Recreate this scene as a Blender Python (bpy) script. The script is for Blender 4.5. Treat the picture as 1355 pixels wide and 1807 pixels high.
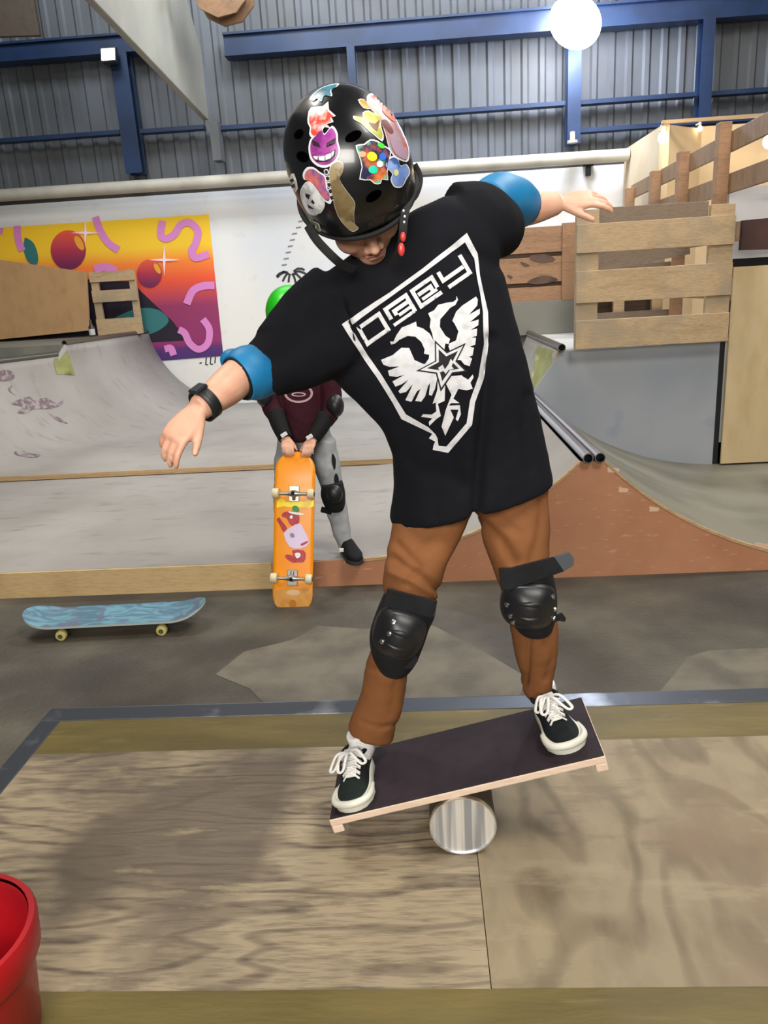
import bpy, bmesh, math, random
from mathutils import Vector, Matrix, noise
from mathutils.bvhtree import BVHTree
from mathutils.geometry import delaunay_2d_cdt
PI = math.pi
random.seed(4)
S = bpy.context.scene
COL = S.collection
for o in list(bpy.data.objects): bpy.data.objects.remove(o)

# ------------------------------------------------------------------ camera
F = 1350.0
yaw, pit, roll = math.radians(3.4), math.radians(16.4), math.radians(3.4)
CP = Vector((0, 0, 1.55))
fw = Vector((-math.sin(yaw)*math.cos(pit), math.cos(yaw)*math.cos(pit), -math.sin(pit)))
r0 = Vector((math.cos(yaw), math.sin(yaw), 0)); u0 = r0.cross(fw)
rt = r0*math.cos(roll)-u0*math.sin(roll); up = rt.cross(fw)
cd = bpy.data.cameras.new('camera'); cam = bpy.data.objects.new('camera', cd); COL.objects.link(cam)
cam.matrix_world = Matrix.Translation(CP) @ Matrix((rt, up, -fw)).transposed().to_4x4()
cd.sensor_fit = 'VERTICAL'; cd.sensor_height = 36; cd.lens = F/1807*36
cd.clip_start = .05; cd.clip_end = 100
S.camera = cam
def ray(x, y): return fw+rt*((x-677.5)/F)-up*((y-903.5)/F)
def at(x, y, Y):  d = ray(x, y); return CP+d*(Y/d.y)
def atz(x, y, Z): d = ray(x, y); return CP+d*((Z-CP.z)/d.z)
def atx(x, y, X): d = ray(x, y); return CP+d*(X/d.x)

# ------------------------------------------------------------------ light and exposure
S.view_settings.view_transform = 'Standard'; S.view_settings.look = 'None'
S.view_settings.gamma = 1; S.view_settings.exposure = 0.28
W = bpy.data.worlds.new('hall_air'); S.world = W; W.use_nodes = True
W.node_tree.nodes['Background'].inputs[0].default_value = (.75, .8, .9, 1)
W.node_tree.nodes['Background'].inputs[1].default_value = .05
def area(name, loc, target, sx, sy, power, col=(1, .95, .88)):
    l = bpy.data.lights.new(name, 'AREA'); l.shape = 'RECTANGLE'; l.size = sx; l.size_y = sy
    l.energy = power; l.color = col
    o = bpy.data.objects.new(name, l); COL.objects.link(o); o.location = loc
    o.rotation_euler = (Vector(target)-Vector(loc)).to_track_quat('-Z', 'Y').to_euler()
    return o
area('hall_and_fill_light', (2.2, .3, 5.6), (-.2, 2.2, 0), 1.6, 1.6, 190)
area('hall_and_fill_light', (-2.5, 3.5, 5.8), (-1.5, 5.5, 0), 1.6, 1.6, 160)
area('hall_and_fill_light', (2.6, 5.0, 5.8), (1.2, 6.5, 0), 1.6, 1.6, 170)
area('hall_and_fill_light', (-.5, -2.6, 2.7), (0, 3.0, 1.1), 2.4, 1.4, 210)  # added fill behind the camera to brighten the face, no lamp seen there
area('hall_and_fill_light', (-1.2, 7.4, 5.9), (-1.2, 9.9, 1.9), 5.0, 1.0, 230, (.88, .94, 1))

# ------------------------------------------------------------------ materials
def hx(h):
    c = [int(h[i:i+2], 16)/255 for i in (0, 2, 4)]
    return tuple((v/12.92 if v <= .04045 else ((v+.055)/1.055)**2.4) for v in c)+(1,)
def mat(name, c1, rough=.6, metal=0, c2=None, scale=6, lo=.4, hi=.65, stretch=(1, 1, 1), bump=0, bscale=40, detail=5,
        c3=None, scale3=2, lo3=.5, hi3=.7, stretch3=(1, 1, 1), coat=0, emit=None, es=0, rotz=0, spec=None, dist=0):
    m = bpy.data.materials.new(name); m.use_nodes = True
    nt = m.node_tree; N = nt.nodes; L = nt.links; b = N['Principled BSDF']
    b.inputs['Base Color'].default_value = hx(c1); b.inputs['Roughness'].default_value = rough
    b.inputs['Metallic'].default_value = metal; b.inputs['Coat Weight'].default_value = coat
    if spec is not None: b.inputs['Specular IOR Level'].default_value = spec
    if emit: b.inputs['Emission Color'].default_value = hx(emit); b.inputs['Emission Strength'].default_value = es
    def nz(sc, st, det=5, ds=0):
        tc = N.new('ShaderNodeTexCoord'); mp = N.new('ShaderNodeMapping'); n = N.new('ShaderNodeTexNoise')
        mp.inputs['Scale'].default_value = st; mp.inputs['Rotation'].default_value = (0, 0, rotz)
        n.inputs['Scale'].default_value = sc; n.inputs['Detail'].default_value = det; n.inputs['Distortion'].default_value = ds
        L.new(tc.outputs['Object'], mp.inputs['Vector']); L.new(mp.outputs[0], n.inputs['Vector'])
        return n.outputs['Fac']
    def ramp(src, a, c):
        r = N.new('ShaderNodeMapRange'); r.inputs[1].default_value = a; r.inputs[2].default_value = c
        L.new(src, r.inputs[0]); return r.outputs[0]
    cur = None
    def mix(fac, a, bcol):
        x = N.new('ShaderNodeMix'); x.data_type = 'RGBA'; L.new(fac, x.inputs[0])
        if a is None: x.inputs[6].default_value = hx(c1)
        else: L.new(a, x.inputs[6])
        x.inputs[7].default_value = hx(bcol); return x.outputs[2]
    if c2: cur = mix(ramp(nz(scale, stretch, detail, dist), lo, hi), cur, c2)
    if c3: cur = mix(ramp(nz(scale3, stretch3, detail, dist), lo3, hi3), cur, c3)
    if cur: L.new(cur, b.inputs['Base Color'])
    if bump:
        bp = N.new('ShaderNodeBump'); bp.inputs['Strength'].default_value = bump; bp.inputs['Distance'].default_value = .01
        L.new(nz(bscale, stretch, 6), bp.inputs['Height']); L.new(bp.outputs[0], b.inputs['Normal'])
    return m
def wood(name, c1, c2, sc=14, st=(1, 1, 1), rough=.6, c3=None, rotz=0, band=.35, wdist=6, bump=.15, c3s=1.3, lo3=.5, hi3=.62, c4=None, c4s=5, c5='b5a684'):
    """wood: warped growth rings plus worn patches of another colour"""
    m = mat(name, c1, rough)
    nt = m.node_tree; N = nt.nodes; L = nt.links; b = N['Principled BSDF']
    tc = N.new('ShaderNodeTexCoord'); mp = N.new('ShaderNodeMapping'); mp.inputs['Scale'].default_value = st
    mp.inputs['Rotation'].default_value = (0, 0, rotz)
    L.new(tc.outputs['Object'], mp.inputs['Vector'])
    n = N.new('ShaderNodeTexNoise'); n.inputs['Scale'].default_value = 1.0; n.inputs['Detail'].default_value = 3
    L.new(mp.outputs[0], n.inputs['Vector'])
    mul = N.new('ShaderNodeMath'); mul.operation = 'MULTIPLY'; mul.inputs[1].default_value = sc*wdist*.5
    sn = N.new('ShaderNodeMath'); sn.operation = 'SINE'
    L.new(n.outputs['Fac'], mul.inputs[0]); L.new(mul.outputs[0], sn.inputs[0])
    g = N.new('ShaderNodeTexNoise'); g.inputs['Scale'].default_value = sc*3; g.inputs['Detail'].default_value = 8
    L.new(mp.outputs[0], g.inputs['Vector'])
    r = N.new('ShaderNodeMapRange'); r.inputs[1].default_value = .3; r.inputs[2].default_value = 1; r.inputs[4].default_value = band
    L.new(sn.outputs[0], r.inputs[0])
    r2 = N.new('ShaderNodeMapRange'); r2.inputs[1].default_value = .45; r2.inputs[2].default_value = .75; r2.inputs[4].default_value = .6
    L.new(g.outputs['Fac'], r2.inputs[0])
    ad = N.new('ShaderNodeMath'); ad.operation = 'ADD'; ad.use_clamp = True
    L.new(r.outputs[0], ad.inputs[0]); L.new(r2.outputs[0], ad.inputs[1])
    x = N.new('ShaderNodeMix'); x.data_type = 'RGBA'; x.inputs[6].default_value = hx(c1); x.inputs[7].default_value = hx(c2)
    L.new(ad.outputs[0], x.inputs[0]); out = x.outputs[2]
    if c3:
        q = N.new('ShaderNodeTexNoise'); q.inputs['Scale'].default_value = c3s; q.inputs['Detail'].default_value = 6
        L.new(tc.outputs['Object'], q.inputs['Vector'])
        r3 = N.new('ShaderNodeMapRange'); r3.inputs[1].default_value = lo3; r3.inputs[2].default_value = hi3; r3.inputs[4].default_value = .85
        L.new(q.outputs['Fac'], r3.inputs[0])
        y = N.new('ShaderNodeMix'); y.data_type = 'RGBA'; L.new(r3.outputs[0], y.inputs[0]); L.new(out, y.inputs[6]); y.inputs[7].default_value = hx(c3)
        out = y.outputs[2]
    if c4:
        q = N.new('ShaderNodeTexNoise'); q.inputs['Scale'].default_value = c4s; q.inputs['Detail'].default_value = 9; q.inputs['Roughness'].default_value = .65
        mq = N.new('ShaderNodeMapping'); mq.inputs['Scale'].default_value = (.45, 1.6, 1); mq.inputs['Rotation'].default_value = (0, 0, rotz); L.new(tc.outputs['Object'], mq.inputs['Vector'])
        L.new(mq.outputs[0], q.inputs['Vector']); r4 = N.new('ShaderNodeMapRange'); r4.inputs[1].default_value = .57; r4.inputs[2].default_value = .66; r4.inputs[4].default_value = .7
        L.new(q.outputs['Fac'], r4.inputs[0]); z = N.new('ShaderNodeMix'); z.data_type = 'RGBA'; L.new(r4.outputs[0], z.inputs[0]); L.new(out, z.inputs[6]); z.inputs[7].default_value = hx(c4); out = z.outputs[2]
        r5 = N.new('ShaderNodeMapRange'); r5.inputs[1].default_value = .43; r5.inputs[2].default_value = .34; r5.inputs[4].default_value = .6
        L.new(q.outputs['Fac'], r5.inputs[0]); z = N.new('ShaderNodeMix'); z.data_type = 'RGBA'; L.new(r5.outputs[0], z.inputs[0]); L.new(out, z.inputs[6]); z.inputs[7].default_value = hx(c5); out = z.outputs[2]
    L.new(out, b.inputs['Base Color'])
    bp = N.new('ShaderNodeBump'); bp.inputs['Strength'].default_value = bump; bp.inputs['Distance'].default_value = .01
    L.new(ad.outputs[0], bp.inputs['Height']); L.new(bp.outputs[0], b.inputs['Normal'])
    return m

# ------------------------------------------------------------------ object helpers
def link(name, me, m=None, parent=None):
    if isinstance(me, bmesh.types.BMesh):
        bm = me; bmesh.ops.recalc_face_normals(bm, faces=bm.faces); me = bpy.data.meshes.new(name); bm.to_mesh(me); bm.free()
    o = bpy.data.objects.new(name, me); COL.objects.link(o)
    if m is not None:
        for k in (m if isinstance(m, (list, tuple)) else [m]): me.materials.append(k)
    if parent:
        o.parent = parent
        p = parent; mw = Matrix.Identity(4)
        while p: mw = p.matrix_basis if p.parent is None else mw; p = p.parent
        o.matrix_parent_inverse = mw.inverted() if parent.parent is None else Matrix.Identity(4)
    return o
def smooth(o, angle=None):
    for p in o.data.polygons: p.use_smooth = True
    if angle is not None:
        for e in o.data.edges: pass
        o.data.set_sharp_from_angle(angle=math.radians(angle))
    return o
def tag(o, label=None, cat=None, group=None, kind=None):
    if label: o['label'] = label
    if cat: o['category'] = cat
    if group: o['group'] = group
    if kind: o['kind'] = kind
    return o
def thing(name, label, cat, loc=(0, 0, 0), group=None):
    o = bpy.data.objects.new(name, None); COL.objects.link(o); o.location = loc; o.empty_display_size = .1
    o.matrix_basis = Matrix.Translation(Vector(loc))
    return tag(o, label, cat, group)
def struct(name, bm, m): return tag(link(name, bm, m), kind='structure')
def bevel(o, w=.003, seg=2):
    b = o.modifiers.new('bevel', 'BEVEL'); b.width = w; b.segments = seg; b.limit_method = 'ANGLE'; return o
def box(bm, c, s, R=None):
    c = Vector(c); vs = []
    for dx in (-.5, .5):
        for dy in (-.5, .5):
            for dz in (-.5, .5):
                v = Vector((dx*s[0], dy*s[1], dz*s[2]))
                if R is not None: v = R @ v
                vs.append(bm.verts.new(c+v))
    for f in ((0, 1, 3, 2), (4, 6, 7, 5), (0, 4, 5, 1), (2, 3, 7, 6), (0, 2, 6, 4), (1, 5, 7, 3)): bm.faces.new([vs[i] for i in f])
    return bm
def bx(x0, x1, y0, y1, z0, z1, bm=None):
    return box(bm or bmesh.new(), ((x0+x1)/2, (y0+y1)/2, (z0+z1)/2), (abs(x1-x0), abs(y1-y0), abs(z1-z0)))
def prism(pts, vec, bm=None):
    bm = bm or bmesh.new(); vec = Vector(vec)
    a = [bm.verts.new(Vector(p)) for p in pts]; b = [bm.verts.new(Vector(p)+vec) for p in pts]; n = len(a)
    bm.faces.new(a); bm.faces.new(list(reversed(b)))
    for i in range(n): bm.faces.new([a[i], b[i], b[(i+1) % n], a[(i+1) % n]])
    return bm
def rings(bm, R, cap=True, close=False):
    vr = [[bm.verts.new(p) for p in r] for r in R]; n = len(vr[0])
    k = len(vr)
    for i in range(k if close else k-1):
        a, b = vr[i], vr[(i+1) % k]
        for j in range(n): bm.faces.new([a[j], a[(j+1) % n], b[(j+1) % n], b[j]])
    if cap and not close:
        bm.faces.new(list(reversed(vr[0]))); bm.faces.new(vr[-1])
    return bm
def oval(c, ax, ay, n=24, p=2.0):
    out = []
    for i in range(n):
        t = 2*PI*i/n; ct, st = math.cos(t), math.sin(t)
        out.append(Vector(c)+ax*(math.copysign(abs(ct)**(2/p), ct))+ay*(math.copysign(abs(st)**(2/p), st)))
    return out
def cr(P, t):
    n = len(P)-1; i = min(int(t*n), n-1); u = t*n-i
    a = P[max(i-1, 0)]; b = P[i]; c = P[i+1]; d = P[min(i+2, n)]
    f = lambda a, b, c, d: .5*((2*b)+(-a+c)*u+(2*a-5*b+4*c-d)*u*u+(-a+3*b-3*c+d)*u**3)
    if isinstance(b, (tuple, list)): return [f(*q) for q in zip(a, b, c, d)]
    return f(a, b, c, d)
def tube(bm, pts, rad, seg=12, cap=True, flat=1.0, hint=None, n=None, close=False):
    """tube through points; rad a number or a list; flat squashes it along the second axis"""
    pts = [Vector(p) for p in pts]
    if isinstance(rad, (int, float)): rad = [rad]*len(pts)
    if n:
        m = n; P = [cr(pts, i/m) for i in range(m+1)]; Rr = [cr(rad, i/m) for i in range(m+1)]; pts, rad = P, Rr
    h = Vector(hint) if hint else None; R = []; prev = None
    for i, p in enumerate(pts):
        if close: t = pts[(i+1) % len(pts)]-pts[i-1]
        else: t = pts[min(i+1, len(pts)-1)]-pts[max(i-1, 0)]
        t = t.normalized()
        if h is not None: a = h-t*h.dot(t)
        elif prev is None: a = t.orthogonal()
        else: a = prev-t*prev.dot(t)
        a = a.normalized(); prev = a; b = t.cross(a)
        R.append(oval(p, a*rad[i]*flat, b*rad[i], seg))
    return rings(bm, R, cap, close)
def ell(bm, c, r, M=None, seg=20, rg=12):
    c = Vector(c); vs = []
    for i in range(1, rg):
        th = PI*i/rg
        vs.append([Vector((r[0]*math.sin(th)*math.cos(2*PI*j/seg), r[1]*math.sin(th)*math.sin(2*PI*j/seg), r[2]*math.cos(th))) for j in range(seg)])
    T = (lambda v: M @ (c+v)) if M is not None else (lambda v: c+v)
    R = [[bm.verts.new(T(v)) for v in row] for row in vs]
    t = bm.verts.new(T(Vector((0, 0, r[2])))); b = bm.verts.new(T(Vector((0, 0, -r[2]))))
    for j in range(seg):
        k = (j+1) % seg
        bm.faces.new([t, R[0][j], R[0][k]]); bm.faces.new([b, R[-1][k], R[-1][j]])
        for i in range(len(R)-1): bm.faces.new([R[i][j], R[i+1][j], R[i+1][k], R[i][k]])
    return bm
def sec(bm, L, n=10, p=2.2, seg=28):
    """loft of sections: (left pixel, right pixel, world Y, half depth)"""
    P = [list(at(l[0], l[1], Y))+list(at(r[0], r[1], Y))+[d] for (l, r, Y, d) in L]
    N = n*(len(P)-1); R = []
    for i in range(N+1):
        q = cr(P, i/N); a = Vector(q[:3]); b = Vector(q[3:6]); ax = (b-a)/2
        ay = Vector((0, q[6], 0)); ay -= ax*(ay.dot(ax)/ax.length_squared)
        R.append(oval((a+b)/2, ax, ay.normalized()*q[6], seg, p))
    return rings(bm, R)
def bake(bm, voxel, it=4, fac=.5):
    bmesh.ops.recalc_face_normals(bm, faces=bm.faces)
    me = bpy.data.meshes.new('t'); bm.to_mesh(me); bm.free()
    o = bpy.data.objects.new('t', me); COL.objects.link(o)
    r = o.modifiers.new('r', 'REMESH'); r.mode = 'VOXEL'; r.voxel_size = voxel
    s = o.modifiers.new('s', 'SMOOTH'); s.factor = fac; s.iterations = it
    dg = bpy.context.evaluated_depsgraph_get(); dg.update()
    out = bpy.data.meshes.new_from_object(o.evaluated_get(dg))
    bpy.data.objects.remove(o); bpy.data.meshes.remove(me)
    for p in out.polygons: p.use_smooth = True
    out.materials.clear()
    return out
def displace(me, fn):
    ns = [v.normal.copy() for v in me.vertices]
    for v, n in zip(me.vertices, ns): v.co += n*fn(v.co, n)
    me.update()
def proj(p):
    q = p-CP; z = q.dot(fw); return (677.5+F*q.dot(rt)/z, 903.5-F*q.dot(up)/z)
def bvh_of(me): return BVHTree.FromPolygons([v.co.copy() for v in me.vertices], [tuple(p.vertices) for p in me.polygons])
def inside(x, y, P):
    c = False; j = len(P)-1
    for i in range(len(P)):
        if (P[i][1] > y) != (P[j][1] > y) and x < (P[j][0]-P[i][0])*(y-P[i][1])/(P[j][1]-P[i][1])+P[i][0]: c = not c
        j = i
    return c
def stroke(P, w, closed=False):
    """ribbon outline along a polyline; closed gives two rings"""
    n = len(P); A = []; B = []
    for i in range(n):
        if closed: a, c = P[i-1], P[(i+1) % n]
        else: a, c = P[max(i-1, 0)], P[min(i+1, n-1)]
        b = P[i]
        def nr(p, q):
            dx, dy = q[0]-p[0], q[1]-p[1]; l = math.hypot(dx, dy) or 1; return (-dy/l, dx/l)
        n1 = nr(a, b) if a != b else nr(b, c); n2 = nr(b, c) if b != c else n1
        m = (n1[0]+n2[0], n1[1]+n2[1]); l = math.hypot(*m) or 1; m = (m[0]/l, m[1]/l)
        k = min(1/max(m[0]*n1[0]+m[1]*n1[1], .35), 2.2)*w/2
        A.append((b[0]+m[0]*k, b[1]+m[1]*k)); B.append((b[0]-m[0]*k, b[1]-m[1]*k))
    return [A, B] if closed else [A+B[::-1]]
def sm(P, k=5, closed=False):
    if closed:
        n = len(P); out = []
        for i in range(n):
            a, b, c, d = P[i-1], P[i], P[(i+1) % n], P[(i+2) % n]
            for j in range(k):
                u = j/k; out.append(tuple(.5*((2*b[t])+(-a[t]+c[t])*u+(2*a[t]-5*b[t]+4*c[t]-d[t])*u*u+(-a[t]+3*b[t]-3*c[t]+d[t])*u**3) for t in (0, 1)))
        return out
    N = k*(len(P)-1); return [tuple(cr([tuple(p) for p in P], i/N)) for i in range(N+1)]
def blob(cx, cy, rx, ry, n=20, rot=0):
    return [(cx+rx*math.cos(t)*math.cos(rot)-ry*math.sin(t)*math.sin(rot), cy+rx*math.cos(t)*math.sin(rot)+ry*math.sin(t)*math.cos(rot)) for t in [2*PI*i/n for i in range(n)]]
def print_on(name, layers, hit, parent, step=6, maxedge=.03):
    """flat print lying on a surface. layers: (rings, material, lift); each ring set is filled even-odd"""
    bm = bmesh.new(); mats = []
    def dens(R):
        out = []
        for i, a in enumerate(R):
            b = R[(i+1) % len(R)]; k = max(1, int(math.hypot(b[0]-a[0], b[1]-a[1])/step)); out += [(a[0]+(b[0]-a[0])*j/k, a[1]+(b[1]-a[1])*j/k) for j in range(k)]
        return out
    for rs, m, lift in layers:
        rs = [dens(R) for R in rs]
        if m not in mats: mats.append(m)
        mi = mats.index(m); V = []; E = []
        for R in rs:
            s = len(V); V += [Vector(p) for p in R]; E += [(s+i, s+(i+1) % len(R)) for i in range(len(R))]
        xs = [v.x for v in V]; ys = [v.y for v in V]
        y = min(ys)+step/2
        while y < max(ys):
            x = min(xs)+step/2
            while x < max(xs):
                if sum(inside(x, y, R) for R in rs) % 2: V.append(Vector((x, y)))
                x += step
            y += step
        vo, _, fo, *_r = delaunay_2d_cdt(V, E, [], 0, 1e-4)
        H = {}
        for f in fo:
            cx = sum(vo[i].x for i in f)/3; cy = sum(vo[i].y for i in f)/3
            if not sum(inside(cx, cy, R) for R in rs) % 2: continue
            ok = True
            for i in f:
                if i not in H:
                    h = hit(vo[i].x, vo[i].y); H[i] = bm.verts.new(h[0]+h[1]*lift) if h else None
                if H[i] is None: ok = False
            if not ok: continue
            q = [H[i] for i in f]
            if max((q[0].co-q[1].co).length, (q[1].co-q[2].co).length, (q[2].co-q[0].co).length) > maxedge: continue
            try: fc = bm.faces.new(q); fc.material_index = mi; fc.smooth = True
            except ValueError: pass
    me = bpy.data.meshes.new(name); bm.to_mesh(me); bm.free()
    return link(name, me, mats, parent)
def surf_hit(me, tf=None):
    bv = bvh_of(me)
    def h(x, y):
        if tf: x, y = tf(x, y)
        d = ray(x, y).normalized(); r = bv.ray_cast(CP, d)
        if r[0] is None: return None
        n = r[1];  n = -n if n.dot(d) > 0 else n
        return r[0], n
    return h
# ================================================================== THE HALL
m_floor = mat('concrete_floor', '423d35', .7, c2='5a5549', scale=2.6, lo=.38, hi=.66, bump=.6, bscale=45, detail=12, c3='35302b', scale3=.9, lo3=.5, hi3=.68)
m_paler = mat('paler_floor_tone', '6d675a', .8, c2='565147', scale=5, bump=.4, bscale=60)
m_white = mat('white_painted_wall', 'dcdad4', .7, c2='cfd4dc', scale=.5, lo=.4, hi=.6, c3='c9c6bf', scale3=6, lo3=.6, hi3=.9)
m_clad = mat('grey_cladding', '5a5e64', .55, c2='4e5153', scale=1.2, bump=.05)
m_blue = mat('blue_steel', '1c3457', .45, .1, c2='172a48', scale=3)
m_dark = mat('dark_void', '181818', .9)
m_ceil = mat('roof_sheet', '3c3c3a', .8)
m_pipe = mat('cream_tube', 'bdb9ac', .5, c2='a9a498', scale=3)
m_rafter = mat('pale_grey_rafter', '9a988c', .7, c2='8e8c82', scale=1.5)
struct('floor', bx(-7, 7, -5, 10.4, -.2, 0), m_floor)
struct('ceiling', bx(-7, 7, -5, 10.6, 6.4, 6.6), m_ceil)
struct('wall_left', bx(-7.2, -7, -5, 10.4, 0, 6.4), m_clad)
struct('wall_right', bx(7, 7.2, -5, 10.4, 0, 6.4), m_clad)
struct('wall_near', bx(-7, 7, -5.2, -5, 0, 6.4), mat('grey_rear_wall', '8b8b88', .7))
struct('wall_far', bx(-7, 7, 9.98, 10.4, 0, 2.78), m_white)
# corrugated cladding above
bm = bmesh.new(); x = -7.0; prof = []
while x < 7:
    prof += [(x, 10.10), (x+.10, 10.10), (x+.125, 10.077), (x+.175, 10.077)]; x += .2
v0 = [bm.verts.new((a, b, 2.5)) for a, b in prof]; v1 = [bm.verts.new((a, b, 6.4)) for a, b in prof]
v2 = [bm.verts.new((a, 10.3, 2.5)) for a, b in prof]; v3 = [bm.verts.new((a, 10.3, 6.4)) for a, b in prof]
for i in range(len(prof)-1):
    bm.faces.new([v0[i], v0[i+1], v1[i+1], v1[i]]); bm.faces.new([v2[i], v3[i], v3[i+1], v2[i+1]])
struct('wall_upper', bm, m_clad)
# steelwork fixed to the far wall
def beamI(bm, x0, x1, zc, h, y=9.8, d=.16):
    box(bm, ((x0+x1)/2, y+d/2, zc), (x1-x0, d, h*.86)); box(bm, ((x0+x1)/2, y+d/2-.02, zc+h/2-.012), (x1-x0, d+.05, .024)); box(bm, ((x0+x1)/2, y+d/2-.02, zc-h/2+.012), (x1-x0, d+.05, .024))
for i, (a, b, z, h) in enumerate([(-7, -2.62, 4.40, .2), (-2.1, 7, 4.30, .24)]):
    t = beamI; bm = bmesh.new(); beamI(bm, a, b, z, h, 9.84)
    o = link('steel_beam', bm, m_blue); tag(o, ['blue steel eaves beam to the left of the pale rafter', 'blue steel eaves beam running right across the top behind the floodlight'][i], 'beam')
def rail_bm(a, b, z, h): bm = bmesh.new(); box(bm, ((a+b)/2, 9.93, z), (b-a, .14, h)); return bm
for a, b, z, lab in [(-7, -3.46, 3.49, 'thin blue wall rail left of the blue post'), (-3.22, -2.45, 3.48, 'short thin blue wall rail between blue post and rafter'),
                     (-2.25, 1.78, 3.455, 'thin blue wall rail passing behind the stickered helmet'), (1.96, 3.26, 3.45, 'upper thin blue wall rail right of the floodlight post'),
                     (3.42, 7, 3.445, 'upper thin blue wall rail at the far right edge'), (1.96, 7, 3.155, 'lower thin blue wall rail above the cream cabin')]:
    tag(link('wall_rail', rail_bm(a, b, z, .045), m_blue), lab, 'rail')
for xc, w, z0, z1, lab in [(-3.33, .2, 3.02, 4.32, 'blue steel post below the small square lamp'), (-.65, .09, 3.5, 4.18, 'slim blue post above the helmet'),
                       (1.87, .15, 3.01, 4.2, 'blue steel post under the glaring floodlight'), (3.34, .13, 3.18, 4.2, 'blue steel post on the right above the cream cabin')]:
    bm = bmesh.new(); box(bm, (xc, 9.8, (z0+z1)/2), (w, .02, z1-z0)); box(bm, (xc, 9.89, (z0+z1)/2), (.02, .17, z1-z0)); box(bm, (xc, 9.97, (z0+z1)/2), (w, .02, z1-z0))
    tag(link('steel_post', bm, m_blue), lab, 'post')
bm = bmesh.new(); tube(bm, [(-7, 9.72, 2.87), (2.48, 9.72, 2.84)], .07, 20)
o = smooth(link('wall_tube', bm, m_pipe), 40); tag(o, 'long cream tube running along the top of the white wall', 'pipe')
struct('trim_1', bx(-7, 7, 9.99, 10.08, 2.78, 2.95), mat('dark_gap_board', '35332f', .8))
bm = bmesh.new(); box(bm, (2.07, 9.94, 2.72), (.05, .08, .1)); box(bm, (2.07, 9.93, 2.8), (.12, .1, .03))
tag(link('wall_bracket', bm, m_dark), 'small dark bracket on the white wall right of the raised hand', 'bracket')
# tapered rafter
pf = [(9.8, 3.53), (9.8, 4.25), (9.35, 4.72), (8.9, 5.4), (2.5, 5.4), (2.5, 4.0), (6.5, 3.76)]
o = link('rafter', prism([(-2.36, a, b) for a, b in pf], (-.07, 0, 0)), m_rafter); bevel(o, .01)
tag(o, 'deep pale grey rafter coming from top left down to the far wall', 'rafter')
bm = bmesh.new(); box(bm, (-2.3, 9.85, 3.3), (.1, .2, .42)); o = link('wall_plate', bm, mat('dull_grey_foot', '5c5e60', .7)); 
tag(o, 'dull grey bracket plate on the cladding below the rafter tip', 'bracket')
# wooden drum hanging near the roof
c = at(393, -22, 8.6)
d = thing('cable_drum', 'brown wooden drum up at the roof beside the rafter', 'drum', c)
bm = bmesh.new(); tube(bm, [c+Vector((0, -.12, 0)), c+Vector((0, .12, 0))], .22, 10); link('barrel', bm, wood('drum_wood', '6b4d33', '4b3524', 8), d)
bm = bmesh.new()
for s in (-1, 1): tube(bm, [c+Vector((0, s*.12, 0)), c+Vector((0, s*.15, 0))], .3, 10)
link('flange', bm, wood('drum_flange', '7a5a3c', '5a412b', 8), d)
bm = bmesh.new(); tube(bm, [c+Vector((0, 0, .1)), c+Vector((0, 0, 6.4-c.z))], .012, 6); link('hanger', bm, m_dark, d)
# dark sheet painted for the roof darkness at top left
bm = bmesh.new(); prism([at(-60, -40, 8.5), at(52, -40, 8.5), at(70, 62, 8.5), at(-60, 66, 8.5)], (0, .05, 0), bm)
tag(link('roof_dark_sheet', bm, wood('roof_dark_brown', '3f352b', '2c241d', 4)), 'dark brown sheet painted for the darkness under the roof in the top left corner', 'board')

# lamps
def floodlight(name, lab, c, s, strength, tilt, m_e):
    t = thing(name, lab, 'lamp', c); c = Vector(c); R = Matrix.Rotation(tilt, 3, 'X'); hs = .55 if s > .3 else 1
    bm = bmesh.new(); box(bm, c+Vector((0, .06, 0)), (s*1.15*hs, .07, s*hs*1.2), R); bevel(link('housing', bm, mat('lamp_housing', '2c2e33', .4), t), .01)
    bm = bmesh.new(); ell(bm, (0, 0, 0), (s*.55, .03, s*.72) if s > .3 else (s*.5, .015, s*.43), Matrix.Translation(c) @ R.to_4x4()) if s > .3 else box(bm, c+R @ Vector((0, .008, 0)), (s*1.02, .012, s*.86), R); smooth(link('lens', bm, m_e, t), 40)  # large lamp: oval lens enlarged so its shape takes in the glare
    bm = bmesh.new(); box(bm, c+Vector((0, .11, 0)), (.03, .12, .05))
    link('bracket', bm, mat('lamp_bracket', '34373c', .5), t); return t
m_em1 = mat('lit_led', 'ffffff', .4, emit='eef2ff', es=60)
m_em2 = mat('lit_led_dim', 'ffffff', .4, emit='f4f6ee', es=1.6)
c = at(1015, 38, 9.45); floodlight('floodlight', 'glaring white floodlight at the top of a blue post', c, .5, 60, -.5, m_em1)
l = bpy.data.lights.new('floodlight_beam', 'SPOT'); l.energy = 260; l.spot_size = 2.7; l.spot_blend = 1; l.color = (.88, .92, 1); l.shadow_soft_size = .2
o = bpy.data.objects.new('floodlight_beam', l); COL.objects.link(o); o.location = c+Vector((0, -.12, -.05)); o.rotation_euler = (math.radians(48), 0, 0)
l = bpy.data.lights.new('floodlight_spill', 'POINT'); l.energy = 130; l.color = (.62, .74, 1); l.shadow_soft_size = .2
o = bpy.data.objects.new('floodlight_spill', l); COL.objects.link(o); o.location = c+Vector((0, -.3, -.1))
c = at(190, 95, 9.6); floodlight('square_lamp', 'small square white lamp at the top of the left blue post', c, .15, 3, -.3, m_em2)
bm = bmesh.new(); c = at(1010, 241, 9.74); tube(bm, [c+Vector((0, 0, -.06)), c+Vector((0, 0, .05))], .03, 12); tube(bm, [c+Vector((0, 0, -.07)), c+Vector((0, 0, -.04))], .06, 12)
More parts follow.
